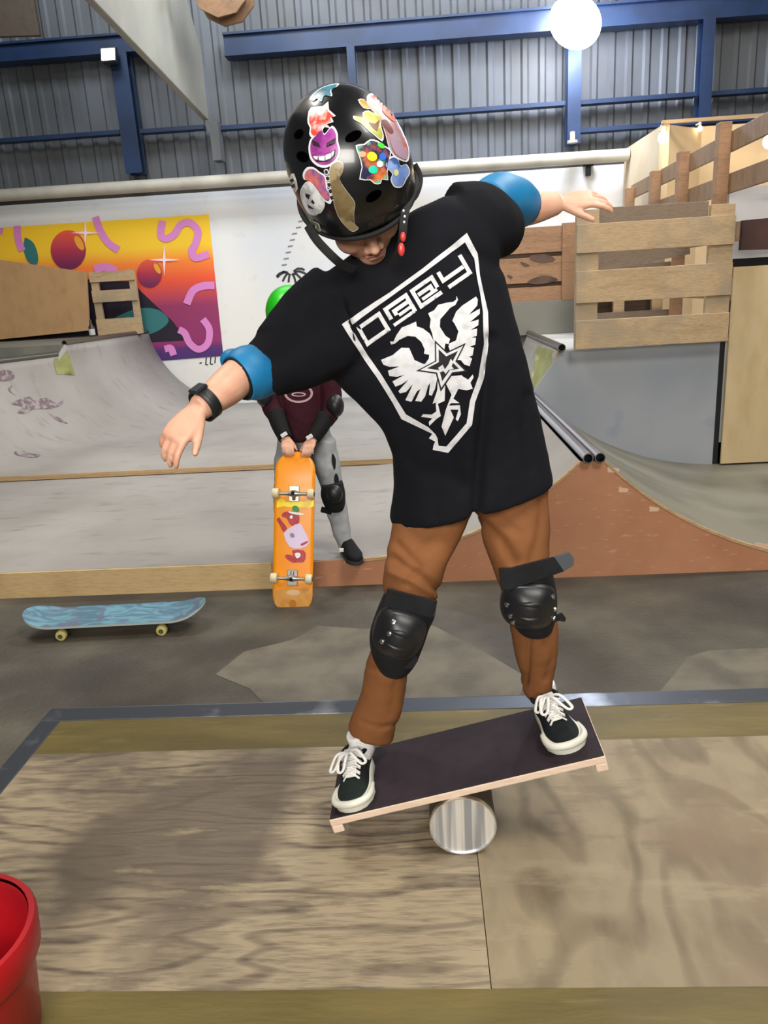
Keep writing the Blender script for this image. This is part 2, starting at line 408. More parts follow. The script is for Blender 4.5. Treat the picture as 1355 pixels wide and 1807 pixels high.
tag(link('pipe_fitting', bm, m_pipe), 'small grey fitting at the foot of the floodlight post', 'fitting')

# ------------------------------------------------------------------ mural on the white wall
def wallhit(y=9.975):
    def h(px, py): p = at(px, py, y); return p, Vector((0, -1, 0))
    return h
m_mur = bpy.data.materials.new('mural_gradient'); m_mur.use_nodes = True
N = m_mur.node_tree.nodes; L = m_mur.node_tree.links
tc = N.new('ShaderNodeTexCoord'); sp = N.new('ShaderNodeSeparateXYZ'); L.new(tc.outputs['Object'], sp.inputs[0])
mr = N.new('ShaderNodeMapRange'); mr.inputs[1].default_value = .75; mr.inputs[2].default_value = 2.53; L.new(sp.outputs[2], mr.inputs[0])
rp = N.new('ShaderNodeValToRGB'); L.new(mr.outputs[0], rp.inputs[0]); e = rp.color_ramp.elements
e[0].position = 0; e[0].color = hx('3a2468'); e[1].position = 1; e[1].color = hx('f2c620')
for p_, c_ in ((.10, '51276a'), (.14, '8a2a62'), (.40, '8e2f5c'), (.58, 'e4512f'), (.70, 'f08030'), (.80, 'eec02a')): q = e.new(p_); q.color = hx(c_)
L.new(rp.outputs[0], N['Principled BSDF'].inputs['Base Color']); N['Principled BSDF'].inputs['Roughness'].default_value = .6
mu = thing('mural', 'bright yellow to purple sunset mural with pink squiggles on white wall', 'mural', (-4.0, 9.97, .8))
print_on('painted_ground', [([[(-160, 412), (368, 378), (394, 628), (-160, 672)]], m_mur, 0)], wallhit(9.972), mu, 60, 9)
m_pink = mat('mural_pink', 'd381c0', .6); m_teal = mat('mural_teal', '2d6f70', .6); m_blk = mat('mural_black', '191022', .6)
m_orb = bpy.data.materials.new('mural_fruit'); m_orb.use_nodes = True
N = m_orb.node_tree.nodes; L = m_orb.node_tree.links
tc = N.new('ShaderNodeTexCoord'); sp = N.new('ShaderNodeSeparateXYZ'); L.new(tc.outputs['Generated'], sp.inputs[0])
rp = N.new('ShaderNodeValToRGB'); L.new(sp.outputs[2], rp.inputs[0]); e = rp.color_ramp.elements
e[0].position = .1; e[0].color = hx('6d2450'); e[1].position = .95; e[1].color = hx('e0553a'); q = e.new(.5); q.color = hx('a8304a')
L.new(rp.outputs[0], N['Principled BSDF'].inputs['Base Color'])
K = 480/1355
def mc(P): return [(x*K, 340+y*K) for x, y in P]
def mw(P, w, k=6): return stroke(sm(mc(P), k), w*K)
sh = [[(0, 380), (450, 432), (662, 442), (700, 490), (860, 640), (930, 735), (760, 745), (0, 900)]]
print_on('dark_shape', [([mc(sh[0])], m_blk, 0)], wallhit(9.968), mu, 40, 9)
print_on('teal_leaf', [([sm(mc([(560, 640), (620, 600), (700, 575), (790, 585), (840, 640), (760, 700), (600, 720)]), 4, True)], m_teal, 0)], wallhit(9.965), mu, 40, 9)
print_on('teal_leaf', [([sm(mc([(120, 240), (130, 225), (170, 255), (190, 320), (180, 360), (140, 345), (118, 290)]), 4, True)], m_teal, 0)], wallhit(9.965), mu, 40, 9)
for P, w in (([(810, 140), (800, 210), (830, 228), (870, 205), (900, 160), (945, 150), (985, 190), (975, 250), (955, 290), (975, 325), (1040, 305)], 36),
             ([(475, 120), (500, 190), (540, 250), (590, 285)], 36), ([(85, 165), (90, 230), (110, 290)], 36),
             ([(930, 555), (960, 490), (1010, 465), (1068, 462)], 38), ([(1010, 630), (1042, 680), (1035, 750), (990, 780), (945, 750), (920, 700), (890, 682)], 34),
             ([(820, 780), (850, 775), (865, 810)], 34), ([(470, 385), (520, 370), (580, 392)], 40), ([(0, 175), (0, 190), (-5, 205)], 30)):
    print_on('squiggle', [(mw(P, w), m_pink, 0)], wallhit(9.963), mu, 40, 9)
for cx, cy, r, ry in ((340, 285, 88, 98), (745, 402, 62, 70)):
    print_on('painted_fruit', [([mc(blob(cx, cy, r, ry, 32))], m_orb, 0)], wallhit(9.960), mu, 40, 9)
    print_on('gold_glint', [([mc(blob(cx+r*.62, cy-ry*.35, r*.2, ry*.42, 12, -.5))], mat('mural_gold', 'e0a030', .5), 0)], wallhit(9.958), mu, 40, 9)
for cx, cy, r in ((425, 200, 75), (818, 335, 80)):
    st = []
    for i in range(8):
        a = PI*i/4; q = r if i % 2 == 0 else r*.12; st.append((cx+q*math.cos(a), cy+q*math.sin(a)))
    print_on('sparkle', [([mc(st)], mat('mural_sparkle', 'f6d8e6', .5), 0)], wallhit(9.956), mu, 40, 9)
# stencils on wall
m_ink = mat('black_spray', '2b2b2e', .7); m_ink2 = mat('grey_spray', '7c7c80', .7)
P8 = []
for a, l in ((-2.75, 26), (-2.2, 24), (-1.75, 22), (-1.2, 24), (-.75, 28), (-.15, 30), (.35, 26), (3.4, 26)):
    cx, cy = 513, 480; ex, ey = cx+l*math.cos(a), cy-l*math.sin(a)*.7
    P8 += stroke([(cx+.2*(ex-cx), cy+.2*(ey-cy)), (cx+.5*(ex-cx), cy+.5*(ey-cy)-3), (cx+.8*(ex-cx), cy+.8*(ey-cy)-1), (ex, ey+3)], 3.6)
st = thing('wall_stencil', 'black palm leaf stencil with a dashed trail on the white wall', 'stencil', (-1.5, 9.97, 1.6))
for q in P8: print_on('leaf', [([q], m_ink, 0)], wallhit(9.975), st, 20, 9)
for i in range(9):
    x, y = 497+3.6*i+(i > 5)*i*.6, 468-11*i
    print_on('dash', [(stroke([(x, y), (x+9, y-1.5)], 2.2), m_ink2, 0)], wallhit(9.975), st, 20, 9)
st = thing('wall_marks', 'small black stencilled 11 mark under the mural corner', 'marks', (-2.6, 9.97, .7))
for q in (stroke([(364, 631), (363, 643), (367, 644)], 2), stroke([(372, 630), (371, 642), (376, 643)], 2), stroke([(352, 641), (356, 640)], 2), stroke([(380, 630), (379, 641)], 2)):
    print_on('stroke', [(q, m_ink, 0)], wallhit(9.975), st, 20, 9)

# ------------------------------------------------------------------ mini ramp
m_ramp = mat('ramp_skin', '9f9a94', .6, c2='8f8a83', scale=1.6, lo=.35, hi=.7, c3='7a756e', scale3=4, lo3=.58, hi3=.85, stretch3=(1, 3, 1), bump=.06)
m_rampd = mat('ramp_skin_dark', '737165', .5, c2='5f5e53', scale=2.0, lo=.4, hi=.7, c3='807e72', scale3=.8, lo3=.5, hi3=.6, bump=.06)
m_ply_o = mat('orange_plywood', 'b5805f', .6, c2='a87354', scale=2.5, lo=.4, hi=.65, c3='c29474', scale3=14, lo3=.62, hi3=.72, stretch3=(1, 1, 5), bump=.05)
m_ply_l = wood('pale_plywood', 'c5aa7d', 'b2935f', 6, (1, 1, 5), band=.2, c3='a98a62')
m_edge = wood('plywood_edge', 'b89b74', '8f7450', 10, (.4, 1, 8), band=.3)
m_grey = mat('grey_blue_board', '9a9ea4', .6, c2='90969f', scale=1.5, c3='7d87a0', scale3=2.2, lo3=.66, hi3=.8, bump=.03)
m_steel = mat('coping_steel', 'b9bcc4', .22, 1.0); m_tubein = mat('coping_bore', '0e0e0e', .9)
m_green = mat('faded_green_paint', '9a9a5c', .6, c2='85864f', scale=8)
YF, YG = 3.87, 6.12
def arcpts(xa, za, xb, zb, n=16):
    """quarter-pipe curve from the flat (xa, za) up to the lip (xb, zb), tangent to the flat at xa"""
    w = abs(xb-xa); h = zb-za; R = (w*w+h*h)/(2*h); s = 1 if xb > xa else -1; T = math.acos(max(-1, 1-h/R))
    return [(xa+s*R*math.sin(T*i/n), za+R*(1-math.cos(T*i/n))) for i in range(n+1)]
lft = arcpts(-.42, .15, .79, .635); rgt = arcpts(2.35, .03, .915, .635)
sp_ = thing('spine_ramp', 'low ramp with orange plywood front, pale riding surface and double coping', 'ramp', (.85, YF, 0))
qp = thing('quarter_pipe_ramp', 'tall pale ramp behind with curved left and right walls and upper decks', 'ramp', (-1.2, 8, 0))
# section 1: raised flat plus the left half of the spine, one riding surface
prof = [(-6.0, .15)]+lft
top = [(a, YF+.012, b) for a, b in prof]; thk = [(a, YF+.012, b-.02) for a, b in prof]
bm = prism(top+thk[::-1], (0, YG-YF, 0)); smooth(link('riding_surface', bm, m_ramp, sp_), 25)
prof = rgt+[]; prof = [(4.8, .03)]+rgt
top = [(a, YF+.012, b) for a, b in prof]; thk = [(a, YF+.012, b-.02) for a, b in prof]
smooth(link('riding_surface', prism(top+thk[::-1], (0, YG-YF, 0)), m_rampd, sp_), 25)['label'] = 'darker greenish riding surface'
L0 = [(a, b-.0) for a, b in lft if a > -.42]; face = [(-.86, 0), (-.86, .145)]+[(-.42, .147)]+[(a, b-.004) for a, b in lft[1:]]+[(a, b-.004) for a, b in rgt[::-1]]+[(2.6, .025), (2.6, 0)]
link('side_panel', prism([(a, YF, b) for a, b in face], (0, .018, 0)), m_ply_o, sp_)
for pts in (lft, rgt):
    P = [(a, YF-.004, b+.001) for a, b in pts]; Q = [(a, YF-.004, b-.014) for a, b in pts]
    smooth(link('edge_strip', prism(P+Q[::-1], (0, .03, 0)), m_edge, sp_), 20)
m_scr = mat('bare_scrape', 'd2b294', .7)
for a, b, w in ((.99, .49, .05), (1.7, .16, .16), (.93, .6, .06), (1.15, .38, .05)):
    link('scrape', prism([(a, YF-.001, b), (a+w, YF-.001, b-w*.25), (a+w*.9, YF-.001, b-w*.25-.018), (a, YF-.001, b-.03)], (0, .002, 0)), m_scr, sp_)
def coping(x, z, y0, y1, parent=None, r=.027):
    bm = bmesh.new(); n = 20
    R = [oval((x, y, z), Vector((r*k, 0, 0)), Vector((0, 0, r*k)), n) for y, k in ((y0+.12, .82), (y0, .82), (y0, 1), (y1, 1))]
    rings(bm, R, False); bm.faces.new([v for v in bm.verts[:n]]) if False else None
    return bm
for x in (.825, .885):
    o = smooth(link('coping', coping(x, .655, YF-.03, YG+.02), m_steel, sp_), 40)
    bm = bmesh.new(); tube(bm, [(x, YF+.05, .655), (x, YF+.06, .655)], .023, 16); link('bore', bm, m_tubein, o)
# riser in front of the flat
link('riser', bx(-6, -.86, YF-.004, YF+.016, 0, .148), m_ply_l, sp_)
# section 2: higher ramp further back, left quarter, flat, right quarter in one skin
bm = bmesh.new(); YS = [6.13, 7.0, 7.6, 8.0, 8.15, 9.0, 9.945]; rows = []
def copx(y): return -4.7+(y-6.13)*.49 if y < 8 else -3.784+(y-8)*.155
for y in YS:
    k = (y-6.13)/3.84; xb = -3.6*(1-k)-2.33*k; zt = 1.15 if y > 8.1 else 1.05
    rows.append([(a, y, b) for a, b in arcpts(xb, .19, copx(y), zt, 18)[::-1]+arcpts(-.05, .19, 1.07, 1.0, 18)])
vr = [[bm.verts.new(p) for p in row] for row in rows]
for i in range(len(vr)-1):
    for j in range(len(vr[0])-1): bm.faces.new([vr[i][j], vr[i][j+1], vr[i+1][j+1], vr[i+1][j]])
o = smooth(link('curved_surface', bm, m_ramp, qp)); s = o.modifiers.new('thickness', 'SOLIDIFY'); s.thickness = .03; s.offset = 1
SKIN = o
# exposed sheet edge (the wooden strip)
P = [(a, 6.125, b+.006) for _, (a, _y, b) in enumerate(rows[0])]; Q = [(a, 6.125, b-.034) for a, _y, b in rows[0]]
smooth(link('wooden_strip', prism(P+Q[::-1], (0, .012, 0)), m_edge, qp), 20)
# painted bands and stains on the bowl
bowl_me = bpy.data.meshes.new('tmp'); bb = bmesh.new(); v2 = [[bb.verts.new(p) for p in row] for row in rows]
for i in range(len(v2)-1):
    for j in range(len(v2[0])-1): bb.faces.new([v2[i][j], v2[i][j+1], v2[i+1][j+1], v2[i+1][j]])
bb.to_mesh(bowl_me); bb.free(); bh = surf_hit(bowl_me)
m_stain = mat('purple_stain', '6f5c60', .7, c2='9c9290', scale=20, lo=.45, hi=.6)
print_on('green_band', [([[(82, 600), (108, 597), (122, 628), (132, 662), (100, 660), (92, 628)]], m_green, 0)], lambda x, y: (lambda h: h and (h[0], h[1]*.004+h[1]))(bh(x, y)) and (bh(x, y)[0]+bh(x, y)[1]*.004, bh(x, y)[1]), SKIN, 10, 2)
def bh2(x, y):
    h = bh(x, y); return (h[0]+h[1]*.004, h[1]) if h else None
print_on('green_band', [([[(250, 586), (268, 586), (290, 613), (276, 612)]], m_green, 0)], bh2, SKIN, 10, 2)
for P in ([(20, 712), (50, 700), (60, 707), (80, 702), (100, 712), (112, 705), (108, 715), (85, 722), (60, 722), (45, 730), (30, 728), (40, 718)], [(0, 655), (20, 655), (24, 668), (0, 672)],
          [(85, 728), (105, 738), (120, 748), (100, 742)], [(22, 680), (18, 690), (28, 697), (20, 694), (14, 686)], [(30, 796), (70, 802), (60, 808), (28, 803)]):
    print_on('stain', [([sm(P, 3, True)], m_stain, 0)], bh2, SKIN, 10, 2)
m_cop2 = mat('dull_steel', '6f6c62', .4, .8)
def cop(pa, pb, r=.03):
    bm = bmesh.new(); pa = Vector(pa); pb = Vector(pb); d_ = (pb-pa).normalized(); X = d_.cross(Vector((0, 0, 1))); Z = X.cross(d_)
    rings(bm, [oval(q, X*r*k, Z*r*k, 20) for q, k in ((pa+d_*.12, .82), (pa, .82), (pa, 1), (pb, 1))], False)
    c_ = smooth(link('coping', bm, m_cop2, qp), 40); bm = bmesh.new(); tube(bm, [pa+d_*.06, pa+d_*.07], .026, 16); link('bore', bm, m_tubein, c_)
cop((copx(6.1)-.02, 6.1, 1.065), (copx(8)-.02, 8.0, 1.065)); cop((copx(8.16)-.02, 8.16, 1.165), (copx(9.95)-.02, 9.95, 1.165)); cop((1.085, 6.06, 1.02), (1.085, 7.88, 1.02))
m_deckl = mat('grey_deck', '7b7a70', .6, c2='6a6a62', scale=3)
link('deck', prism([(-6.9, 6.15, .2), (copx(6.15)-.04, 6.15, .2), (copx(8)-.04, 8.0, .2), (copx(9.96)-.04, 9.96, .2), (-6.9, 9.96, .2)], (0, 0, .85)), m_deckl, qp)
link('deck', prism([(-6.9, 8.1, 1.051), (copx(8.1)-.04, 8.1, 1.051), (copx(9.96)-.04, 9.96, 1.051), (-6.9, 9.96, 1.051)], (0, 0, .105)), m_deckl, qp)
m_wd = mat('white_deck', 'd8d8d4', .3, c2='a7a8a6', scale=3, stretch=(1, 8, 1), lo=.55, hi=.7)
link('deck', bx(1.11, 6.6, 6.15, 9.96, .2, 1.0), m_wd, qp)['label'] = 'shiny white deck'
link('front_board', prism([(.86, YG, .66), (1.09, YG, .99), (2.30, YG, 1.0), (2.30, YG, .0), (2.2, YG, .03), (1.6, YG, .1), (1.2, YG, .3)], (0, .02, 0)), m_grey, qp)
link('gap_strip', bx(2.30, 2.34, YG, YG+.1, .02, 1.0), m_dark, qp)
o = link('birch_board', bx(2.345, 4.8, YG-.06, YG-.04, .045, 1.54), wood('birch_sheet', 'c9b48c', 'b79c70', 4, (1, 1, .4), band=.25)); tag(o, 'pale birch plywood sheet standing at the right edge of the photo', 'board')
# painted strip at slope of right quarter (green)
def rq(x, y):  # hit on right quarter
    h = bh(x, y); return (h[0]+h[1]*.004, h[1]) if h else None
print_on('green_band', [([[(948, 610), (988, 622), (946, 690), (938, 672)]], m_green, 0)], rq, SKIN, 10, 2)

# ------------------------------------------------------------------ pallets, fence, cabin on the right deck
m_pal = wood('pallet_wood', 'b59c78', '8f7658', 8, (1, 1, 6), band=.3, c3='9a8a72', c3s=3)
m_pal2 = wood('pallet_wood_grey', '7d6c5b', '5f5144', 8, (1, 1, 6), band=.3)
m_pal3 = wood('pallet_wood_far', '9a7657', '6f523b', 8, (1, 1, 6), band=.3)
def board(x0, x1, y, z0, z1, m, par, name='slat', t=.022, tilt=0):
    bm = bmesh.new(); box(bm, ((x0+x1)/2, y+t/2, (z0+z1)/2), (x1-x0, t, z1-z0), Matrix.Rotation(tilt, 3, 'Y')); return bevel(link(name, bm, m, par), .003)
yp = 6.0
pl = thing('front_pallet', 'nearest wooden pallet fence on the deck with three wide slats', 'pallet', (1.72, yp, 1.0))
for z0, z1, j in ((1.70, 1.90, 0), (1.345, 1.575, 0), (1.01, 1.22, 0)): board(1.17, 2.30, yp-.03, z0, z1, m_pal, pl)
board(1.17, 1.335, yp-.005, 1.005, 2.0, m_pal, pl, 'post', .05); board(2.13, 2.30, yp-.005, 1.005, 1.98, m_pal, pl, 'post', .05)
board(1.335, 2.13, yp+.05, 1.88, 2.01, m_pal2, pl, 'back_slat')
pb = thing('inner_pallet', 'darker pallet fence seen through the gaps of the front pallet', 'pallet', (1.9, 7.4, 1.0))
for z0, z1 in ((1.02, 1.2), (1.45, 1.62), (1.86, 2.02)): board(1.5, 2.3, 7.4, z0, z1, m_pal2, pb)
for x in (1.5, 1.8, 2.15): board(x, x+.1, 7.43, 1.01, 2.02, m_pal, pb, 'post', .05)
bm = bmesh.new(); box(bm, (at(1045, 465, 7.0)+at(1215, 422, 7.0))/2, ((at(1215, 422, 7.0)-at(1045, 465, 7.0)).length, .025, .2), Matrix.Rotation(-.13, 3, 'Y')); link('cross_plank', bm, m_pal2, pb)
board(1.5, 2.3, 7.6, 1.01, 1.6, wood('inner_backing', '5d4a3a', '42342a', 8, (1, 1, 6), band=.3), pb, 'back_board')
# long rails running into depth (plane x = const)
sf = thing('side_fence', 'long slatted timber fence running back along the right side', 'fence', (2.35, 7.4, 1.0))
def drail(x, y0, y1, z0, z1, m, name='rail', dz=0):
    bm = prism([(x, y0, z0+dz), (x, y1, z0), (x, y1, z1), (x, y0, z1+dz)], (.025, 0, 0)); return bevel(link(name, bm, m, sf), .003)
m_rl = wood('fence_rail', '8f7458', '6b543f', 8, (1, 6, 1), band=.3)
drail(2.36, 4.95, 9.1, 2.31, 2.45, m_rl, dz=.08); drail(2.36, 4.95, 9.1, 2.05, 2.19, m_rl, dz=.035); bevel(link('post', bx(2.39, 2.48, 4.95, 5.04, .035, 2.62), m_pal3, sf), .004); drail(2.36, 6.1, 9.1, 1.72, 1.86, m_rl); drail(2.36, 6.1, 9.1, 1.3, 1.46, m_rl)
for y, z in ((6.36, 2.57), (7.26, 2.51), (8.06, 2.46), (8.98, 2.41)):
    bm = bmesh.new(); box(bm, (2.33, y, (z+1.01)/2), (.05, .1, z-1.01)); box(bm, (2.33, y, (z+1.01)/2), (.12, .03, z-1.01)) if False else None
    bx_ = bmesh.new(); box(bx_, (2.315, y, (z+1.005)/2), (.09, .09, z-1.005)); bm.free(); bevel(link('post', bx_, m_pal3, sf), .004)
# beams right of the front pallet
m_mar = mat('dark_red_wood', '4a2f28', .7, c2='38231f', scale=4)
o = link('ramp_beam', prism([at(1306, 408, 6.3), at(1400, 396, 6.3), at(1400, 340, 6.3), at(1306, 362, 6.3)] if False else [(2.44, 6.2, 1.66), (4.4, 6.2, 1.6), (4.4, 6.2, 1.93), (2.44, 6.2, 1.87)], (0, .05, 0)), m_mar); tag(o, 'dark reddish board above the birch sheet at the right edge', 'board')
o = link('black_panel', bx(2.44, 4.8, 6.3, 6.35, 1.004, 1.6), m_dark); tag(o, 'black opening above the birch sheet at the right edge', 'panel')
o = link('white_sheet', bx(2.44, 4.8, 6.5, 6.53, 1.004, 2.13), mat('white_sheet_board', 'c6c4c4', .5, c2='a5a3a5', scale=3, stretch=(1, 1, 6), lo=.5, hi=.8)); tag(o, 'whitish sheet visible below the fence rail at the right edge', 'board')
# far pallet left of front pallet, on a grey box
bxx = link('grey_box', bx(.62, 2.25, 7.9, 9.2, 1.003, 1.31), mat('worn_grey_box', '77766e', .6, c2='8f8e86', scale=5, lo=.6, hi=.7)); tag(bxx, 'worn grey painted box on the deck carrying the far pallet', 'box')
fp = thing('far_pallet', 'brown patterned pallet fence on the grey box beside the black sleeve', 'pallet', (1.2, 8.0, 1.31))
for z0, z1 in ((1.32, 1.46), (1.5, 1.74), (1.78, 2.02)): board(.72, 1.56, 7.98, z0, z1, m_pal3, fp)
board(.7, .82, 8.0, 1.315, 2.0, m_pal3, fp, 'post', .05); board(1.42, 1.62, 7.95, 1.315, 2.04, m_pal3, fp, 'post', .05)
board(.72, 1.56, 8.06, 1.33, 1.98, wood('far_backing', '7b5f48', '5c4535', 8, (1, 1, 6), band=.3), fp, 'back_board')
m_scorch = mat('scorched_wood', '5c473b', .8, c2='41322b', scale=9)
for P in ([(935, 452), (960, 448), (980, 458), (960, 464), (940, 460)], [(918, 462), (935, 468), (925, 470)], [(930, 497), (960, 486), (985, 494), (950, 502)], [(895, 485), (905, 488), (900, 492)]):
    print_on('scorch', [([sm(P, 3, True)], m_scorch, 0)], lambda x, y: (at(x, y, 7.975), Vector((0, -1, 0))), fp, 20, 9)
# cabin
m_crm = mat('cream_cabin_wall', 'c4b294', .7, c2='baa584', scale=2)
cb = thing('cabin', 'cream cabin with warm lamps on the upper level at the right', 'cabin', (4.4, 9, 1.0))
link('side_wall', bx(2.49, 2.55, 8.45, 9.95, 1.02, 2.93), m_crm, cb)
link('front_wall', bx(3.05, 6.6, 9.0, 9.06, 1.02, 2.97), m_crm, cb)
link('corner_wall', prism([(2.49, 8.45, 1.02), (3.08, 9.03, 1.02), (3.08, 9.03, 2.95), (2.49, 8.45, 2.93)], (-.02, .05, 0)), m_crm, cb)
link('roof_edge', bx(2.47, 6.6, 8.42, 8.47, 2.93, 2.96), mat('cabin_roof_edge', 'a89072', .6), cb)
m_warm = mat('warm_bulb', 'fff0d0', .4, emit='ffd9a0', es=14)
for (px, py, Y, s, lab) in ((1170, 243, 8.3, .05, 'warm bulb lamp on the cabin corner behind the fence'), (1357, 250, 8.6, .06, 'warm bulb lamp at the right edge of the photo'), (1235, 227, 8.9, .025, 'tiny warm downlight at the top of the cabin wall')):
    c = at(px, py, Y); t = thing('wall_lamp', lab, 'lamp', c)
    bm = bmesh.new(); ell(bm, c, (s, s, s*1.1)); smooth(link('bulb', bm, m_warm, t)); bm = bmesh.new(); tube(bm, [c+Vector((0, 0, s)), c+Vector((0, 0, s+.05))], s*.5, 12); tube(bm, [c+Vector((0, 0, s+.03)), c+Vector((0, .12, s+.03))], .01, 8); link('holder', bm, m_pipe, t)
    if s > .03:
        l = bpy.data.lights.new('bulb_and_glow_light', 'POINT'); l.energy = 4; l.color = (1, .78, .5); l.shadow_soft_size = .05
        o = bpy.data.objects.new('bulb_and_glow_light', l); COL.objects.link(o); o.location = c+Vector((0.0, -.1, -.06))
l = bpy.data.lights.new('bulb_and_glow_light', 'POINT'); l.energy = 3.5; l.color = (1, .76, .46); l.shadow_soft_size = .1  # added warm light without a bulb, for the glow behind the fence slats
o = bpy.data.objects.new('bulb_and_glow_light', l); COL.objects.link(o); o.location = (2.95, 8.35, 2.0)
# left deck: tan panel and pallet
o = link('tan_panel', prism([at(-90, 446, 9.6), at(152, 480, 9.6), at(158, 583, 9.6), at(-90, 608, 9.6)], (0, .03, 0)), wood('tan_sheet', 'b18c62', '9a7750', 3, (1, 1, .6), band=.15)); tag(o, 'tan plywood panel on the left deck in front of the mural', 'panel')
lp = thing('left_pallet', 'small wooden pallet with two dark gaps beside the tan panel', 'pallet', (-3.8, 9.65, 1.16))
for z0, z1 in ((1.16, 1.36), (1.56, 1.7), (1.80, 1.92)): board(-4.02, -3.46, 9.65, z0, z1, m_pal, lp)
board(-4.02, -3.93, 9.675, 1.16, 1.93, m_pal, lp, 'post', .05); board(-3.54, -3.46, 9.675, 1.16, 1.93, m_pal, lp, 'post', .05)
c = at(161, 577, 9.3); t = thing('bottle', 'small dark bottle on the left deck in front of the pallet', 'bottle', (c.x, c.y, 1.16))
bm = bmesh.new(); R = [oval((c.x, c.y, z), Vector((r, 0, 0)), Vector((0, r, 0)), 14) for z, r in ((1.16, .03), (1.17, .035), (1.28, .035), (1.32, .014), (1.37, .013))]; rings(bm, R); smooth(link('glass', bm, mat('dark_glass', '33302e', .2), t), 40)
bm = bmesh.new(); R = [oval((c.x, c.y, z), Vector((.036, 0, 0)), Vector((0, .036, 0)), 14) for z in (1.19, 1.26)]; rings(bm, R); link('paper_label', bm, mat('bottle_paper', 'b9b9b5', .6), t)

# ------------------------------------------------------------------ paler floor areas and the low box the boy stands on
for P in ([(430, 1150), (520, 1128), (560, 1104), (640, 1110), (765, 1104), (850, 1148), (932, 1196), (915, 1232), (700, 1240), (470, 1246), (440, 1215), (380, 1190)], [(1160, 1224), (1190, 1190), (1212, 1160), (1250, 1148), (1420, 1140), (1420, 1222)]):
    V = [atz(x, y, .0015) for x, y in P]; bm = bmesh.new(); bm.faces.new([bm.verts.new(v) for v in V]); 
    o = link('paler_floor_area', bm, m_paler); o.parent = bpy.data.objects['floor']  # paler flat polygons laid just above the floor
ZP = .23
m_w1 = wood('worn_plywood_cross', '93846a', '54473a', 9, (.5, 2.8, 1), band=.55, c3='54493c', c3s=1.6, lo3=.52, hi3=.62, wdist=24, bump=.35, c4='4d4234', c4s=4.5, c5='ab9c7a')
m_w2 = wood('worn_plywood_long', '887a60', '655841', 4, (1.3, .6, 1), band=.6, c3='74604a', c3s=2.0, lo3=.57, hi3=.68, rotz=.35, wdist=44, bump=.2, c4='6a5d48', c4s=6, c5='94866a')
m_ol = mat('worn_olive_paint', '564a1c', .55, c2='6b5c2a', scale=5, lo=.4, hi=.7, stretch=(.5, 2, 1), c3='7c6f47', scale3=9, lo3=.6, hi3=.8, stretch3=(.4, 2, 1), bump=.2)
m_ang = mat('steel_angle', '4a4e54', .4, .6, c2='9ca0a8', scale=3.2, lo=.56, hi=.68)  # pale blotches paint shiny highlights into the steel colour
pf_ = thing('manual_box', 'low plywood riding box with steel edging under the balancing boy', 'ramp', (0, 1.7, 0))
YB, XL, XR = 2.265, -1.31, 3.4
link('body', bx(XL+.01, XR, .55, YB-.01, 0, ZP-.012), wood('box_side', '7c6c50', '665840', 6), pf_)
Yo = 2.0; xj = atz(857, 1650, ZP).x
link('sheet', bx(XL+.065, xj-.001, 1.17, Yo, ZP-.012, ZP), m_w1, pf_); link('sheet', bx(xj+.001, XR, 1.17, Yo, ZP-.012, ZP+.0008), m_w2, pf_)
link('painted_band', bx(XL+.065, XR, Yo, YB-.078, ZP-.012, ZP-.0003), m_ol, pf_); link('painted_band', bx(XL+.065, XR, .55, 1.17, ZP-.012, ZP-.0003), m_ol, pf_)
bm = bmesh.new(); bx(XL, XR, YB-.078, YB, ZP-.012, ZP+.002, bm); bx(XL, XR, YB, YB+.004, ZP-.06, ZP+.002, bm); bevel(link('steel_edge', bm, m_ang, pf_), .002)
bm = bmesh.new(); bx(XL, XL+.065, .55, YB-.079, ZP-.012, ZP+.002, bm); bx(XL-.004, XL, .55, YB, ZP-.06, ZP+.002, bm); bevel(link('steel_edge', bm, m_ang, pf_), .002)

# ------------------------------------------------------------------ red bucket bottom-left
c = Vector((-.905, 1.06, ZP+.003)); bk = thing('red_bucket', 'red plastic bucket at the bottom left corner of the photo', 'bucket', c)
m_red = mat('red_plastic', 'a30e19', .38, c2='8c0b15', scale=5)
bm = bmesh.new(); pr = [(0, .13, 0), (.0, .13, .004), (.32, .152, 0), (.325, .146, 0)]
R = [oval(c+Vector((0, 0, z)), Vector((r, 0, 0)), Vector((0, r, 0)), 48) for z, r in ((0, .125), (.005, .13), (.235, .15), (.24, .146), (.235, .143), (.02, .123))]
rings(bm, R); smooth(link('body', bm, m_red, bk), 40)
bm = bmesh.new(); R = [oval(c+Vector((0, 0, z)), Vector((r, 0, 0)), Vector((0, r, 0)), 48) for z, r in ((.178, .146), (.176, .156), (.182, .159), (.238, .162), (.246, .158), (.246, .148))]
rings(bm, R, False); smooth(link('rim', bm, m_red, bk), 40)
# ================================================================== BALANCE BOARD AND ROLLER
A0, B0 = at(580, 1447, 1.54), at(1068, 1333, 1.54)
bu = (B0-A0).normalized(); bl = (B0-A0).length; bv_ = Vector((-.02, .262, -.006)); bv_ -= bu*bv_.dot(bu); bvn = bv_.normalized(); bn = bu.cross(bvn).normalized()
bw = bv_.length; BR = Matrix((bu, bvn, bn)).transposed()
def onb(u, v, w=0): return A0+bu*u+bvn*v+bn*w       # board coordinates (m): along, across, above
bb_ = thing('balance_board', 'dark topped wooden balance board tilted on a metal roller', 'balance board', A0+bu*bl/2+bvn*bw/2-bn*.02)
m_phen = mat('dark_phenolic_top', '2a2026', .65, c2='241b20', scale=30, bump=.05, bscale=400, spec=.25)
m_bply = wood('birch_edge', 'd9c2ae', 'c4a78f', 20, (1, 1, 12), band=.25)
bm = bmesh.new(); box(bm, onb(bl/2, bw/2, -.011), (bl, bw, .018), BR); bevel(link('deck', bm, m_bply, bb_), .002)
